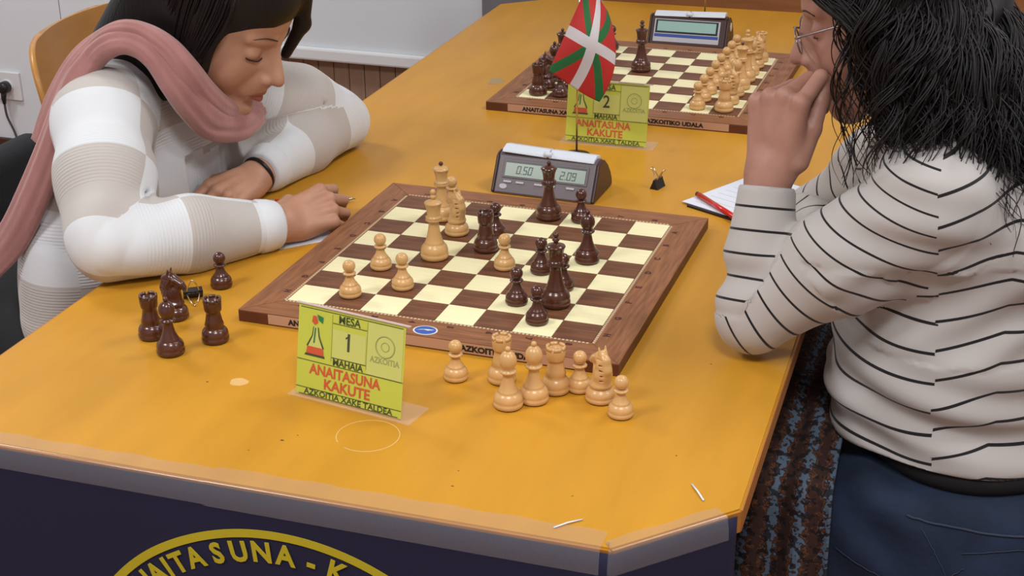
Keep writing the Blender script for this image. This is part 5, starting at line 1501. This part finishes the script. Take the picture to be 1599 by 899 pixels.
# curly hair
Sq = SDF((.56, .0, .92), (1.0, .42, 1.32), .005); k = HW.sc
Sq.ell(HW(-.026, 0, .048), np.array((.097, .080, .087))*k, 0, HW.R)
Sq.ell((.765, .205, 1.10), (.070, .080, .090), .05)
Sq.ell((.805, .205, 1.035), (.085, .090, .065), .04)
Sq.cone((.715, .145, 1.13), (.735, .150, 1.045), .035, .030, .03)
for q, r in (((.088, 0, -.03), (.070, .075, .095)), ((.12, 0, .03), (.065, .06, .05))):
    Sq.ell(HW(*q), np.array(r)*k, .01, HW.R, 's')
V, Q = surfnet(Sq.F, Sq.lo, Sq.h); me = fast_mesh('hair', V, Q); nn = vnormals(me)
V = V+nn*(.006*np.sin(V[:, 2]*110+3*sinn(V, 30, 12))+.004*sinn(V, 90, 13))[:, None]
me.vertices.foreach_set('co', V.astype(np.float32).ravel()); me.update(); me.materials.append(M['hair_w'])
hw = bpy.data.objects.new('hair', me); COL.objects.link(hw); hw.parent = woman
rs = np.random.RandomState(9); paths, rad = [], []
#@@CURLS
def curl(az, zend, out, amp, turns, ph, el0=75, m=54, outx=0.0):
    """az: 0 = forward (-x), 90 = her left (towards camera, -y)"""
    ctr = np.array((.735, .200))
    P = []
    for i in range(m):
        t = i/(m-1)
        if t < .33:
            e = R_(el0*(1-t/.33)); q = HW(-.028-(-.0), 0, .05)
            d = np.array((-math.cos(az)*math.cos(e), -math.sin(az)*math.cos(e), math.sin(e)))
            p = np.array((.700, .2, 1.180))+d*np.array((.098 if math.cos(az) > 0 else .086, .094, .105))*(1+out*.3)
        else:
            s = (t-.33)/.67; z0 = 1.180; sh_ = .02+.080*(1-math.cos(az))/2; z = z0+(zend-z0)*s
            rr = 1+out*.3+(out*1.1+.13)*s
            p = np.array((.700+sh_*s+outx*s-math.cos(az)*(.098 if math.cos(az) > 0 else .086)*rr, .2-math.sin(az)*.094*rr, z))
        w_ = amp*min(1, t*2.2)
        a = turns*2*PI*t+ph
        tang = np.array((math.sin(az), -math.cos(az), 0)); rad_ = np.array((-math.cos(az), -math.sin(az), 0))
        p = p+tang*w_*math.cos(a)+rad_*w_*.7*math.sin(a)+np.array((0, 0, .3*w_*math.sin(a+1)))
        P.append(p)
    return np.array(P)
for c_ in range(230):
    az = R_(rs.uniform(66, 200) if rs.rand() < .75 else rs.uniform(200, 294)); dz = math.degrees(az)
    if dz < 82: zend = rs.uniform(.985, 1.04)
    elif dz < 105: zend = rs.uniform(1.00, 1.055)
    elif dz < 150: zend = rs.uniform(.950, 1.03)
    else: zend = rs.uniform(.93, 1.0)
    out, amp, tr, ph, e0 = rs.uniform(-.10, .35), rs.uniform(.008, .020), rs.uniform(1.5, 3.6), rs.uniform(0, 6.3), rs.uniform(60, 88)
    if dz < 75: out = rs.uniform(-.2, .05)
    for q in range(11):
        P = curl(az+rs.randn()*.035, zend+rs.randn()*.010, out+rs.randn()*.03, amp*rs.uniform(.8, 1.25), tr*rs.uniform(.96, 1.04), ph+rs.randn()*.25, e0, 48)
        paths.append(P+rs.randn(3)*.0012); rad.append(rs.uniform(.0006, .0015))
for i in range(26):        # loose face-framing curls
    az = R_(rs.uniform(56, 70)); P = curl(az, rs.uniform(.955, 1.03), rs.uniform(-.05, .10), rs.uniform(.006, .014), rs.uniform(2.2, 3.6), rs.uniform(0, 6.3), 70)
    P[:, 0] -= np.linspace(0, .015, len(P)); paths.append(P); rad.append(rs.uniform(.0006, .0012))
for i in range(40):        # ends lying over the shoulder and back
    az = R_(rs.uniform(95, 150)); P = curl(az, rs.uniform(.925, .97), rs.uniform(.15, .45), rs.uniform(.006, .014), rs.uniform(3, 5), rs.uniform(0, 6.3), 70, outx=.03)
    paths.append(P); rad.append(rs.uniform(.0006, .0012))
for i in range(150):       # hair swept over the forehead towards the near ear
    j = rs.randn(5, 3)*.0035; a = rs.uniform(-.012, .010); o_ = rs.uniform(0, .012)
    ctl = [HW(.066+a, rs.uniform(-.02, .03), .112+o_*.5), HW(.078+a+o_*.3, -.030, .088), HW(.060+a, -.064-o_*.5, .052), HW(.030+a, -.082-o_, .012), HW(.012+a, -.088-o_, -.040)]
    P = smooth_path([np.array(q)+k_ for q, k_ in zip(ctl, j)], 34); tt_ = np.linspace(0, 1, 34)
    P = P+np.stack([.004*np.sin(tt_*14+i), .003*np.cos(tt_*14+i), .003*np.sin(tt_*11+i)], 1)*tt_[:, None]
    paths.append(P); rad.append(rs.uniform(.0007, .0015))
strand_obj('hair_curls', paths, rad, M['hair_w'], hw)

# woman's chair and the patterned knitted wrap hanging from her lap
ply_chair(.93, .215, PI, 'orange plywood chair under the player in the striped shirt')
def wrap_mat():
    m, nt, p = new_mat('patterned_knit'); N, L = nt.nodes, nt.links
    uv = N.new('ShaderNodeUVMap'); uv.uv_map = 'UVMap'; mp = N.new('ShaderNodeMapping'); L.new(uv.outputs[0], mp.inputs[0]); mp.inputs['Scale'].default_value = (1, 1, 1)
    wv = N.new('ShaderNodeTexWave'); wv.wave_type = 'BANDS'; wv.bands_direction = 'X'; wv.inputs['Scale'].default_value = 9.5; wv.inputs['Distortion'].default_value = 3.0; wv.inputs['Detail'].default_value = 2; wv.inputs['Detail Scale'].default_value = 14
    n = N.new('ShaderNodeTexNoise'); n.inputs['Scale'].default_value = 95; n.inputs['Detail'].default_value = 2
    L.new(mp.outputs[0], wv.inputs[0]); L.new(mp.outputs[0], n.inputs['Vector'])
    r1 = N.new('ShaderNodeValToRGB'); r1.color_ramp.interpolation = 'CONSTANT'; e = r1.color_ramp.elements
    e[0].position = 0; e[0].color = (0.035, 0.012, 0.008, 1); e[1].position = .36; e[1].color = (0.12, 0.042, 0.014, 1)
    x = e.new(.56); x.color = (0.035, 0.014, 0.010, 1); x = e.new(.84); x.color = (0.085, 0.125, 0.18, 1)
    r2 = N.new('ShaderNodeValToRGB'); r2.color_ramp.interpolation = 'CONSTANT'; e = r2.color_ramp.elements
    e[0].position = 0; e[0].color = (0.02, 0.010, 0.010, 1); e[1].position = .44; e[1].color = (1, 1, 1, 1)
    mx = N.new('ShaderNodeMix'); mx.data_type = 'RGBA'; mx.blend_type = 'MULTIPLY'; mx.inputs[0].default_value = .85
    L.new(wv.outputs[1], r1.inputs[0]); L.new(n.outputs[0], r2.inputs[0]); L.new(r1.outputs[0], mx.inputs[6]); L.new(r2.outputs[0], mx.inputs[7]); L.new(mx.outputs[2], p.inputs['Base Color'])
    p.inputs['Roughness'].default_value = .95; b = N.new('ShaderNodeBump'); b.inputs['Strength'].default_value = .8; b.inputs['Distance'].default_value = .003
    L.new(n.outputs[0], b.inputs['Height']); L.new(b.outputs[0], p.inputs['Normal']); return m
M['wrap'] = wrap_mat()
NU, NV = 50, 80; V, F = [], []
for i in range(NU+1):
    for j in range(NV+1):
        u, v = i/NU, j/NV
        # row from the lap (far) over the near thigh, then hanging down
        s = v*.86-.24
        if s < .20: y = .215-s*1.05; z = .668-.12*max(0, s)-.10*max(0, s)**2*5
        else: y = .005-.012*math.sin((s-.20)*6); z = .640-.020-(s-.20)*1.0
        x = .575+u*(.128-.020*(1-v))+(.0)*v
        x -= .050*v*(1-u)
        fold = .010*math.sin(u*17+2*v)*min(1, max(0, v-.25)*2.2)
        V.append((x-.64, y-fold-.028*min(1, max(0, (v-.38)*3))-.0, z-.45+.004*math.sin(u*17+2*v)))
for i in range(NU):
    for j in range(NV): a = i*(NV+1)+j; F.append((a, a+1, a+NV+2, a+NV+1))
wr_ = obj('knitted_wrap', V, F, M['wrap'], None, True); wr_.location = (.64, 0, .45)
me = wr_.data; uvl = me.uv_layers.new(name='UVMap'); idx = np.empty(len(me.loops), int); me.loops.foreach_get('vertex_index', idx)
uvl.data.foreach_set('uv', np.stack([(idx//(NV+1))/NU*.15, (idx % (NV+1))/NV*.86], 1).astype(np.float32).ravel())
md = wr_.modifiers.new('t', 'SOLIDIFY'); md.thickness = .004
tag(wr_, 'brown, black and blue patterned knitted wrap hanging beside the jeans at the table edge', 'shawl')
ply_chair(1.13, 1.55, PI-.15, 'empty orange plywood chair at the far right behind the curly haired player')
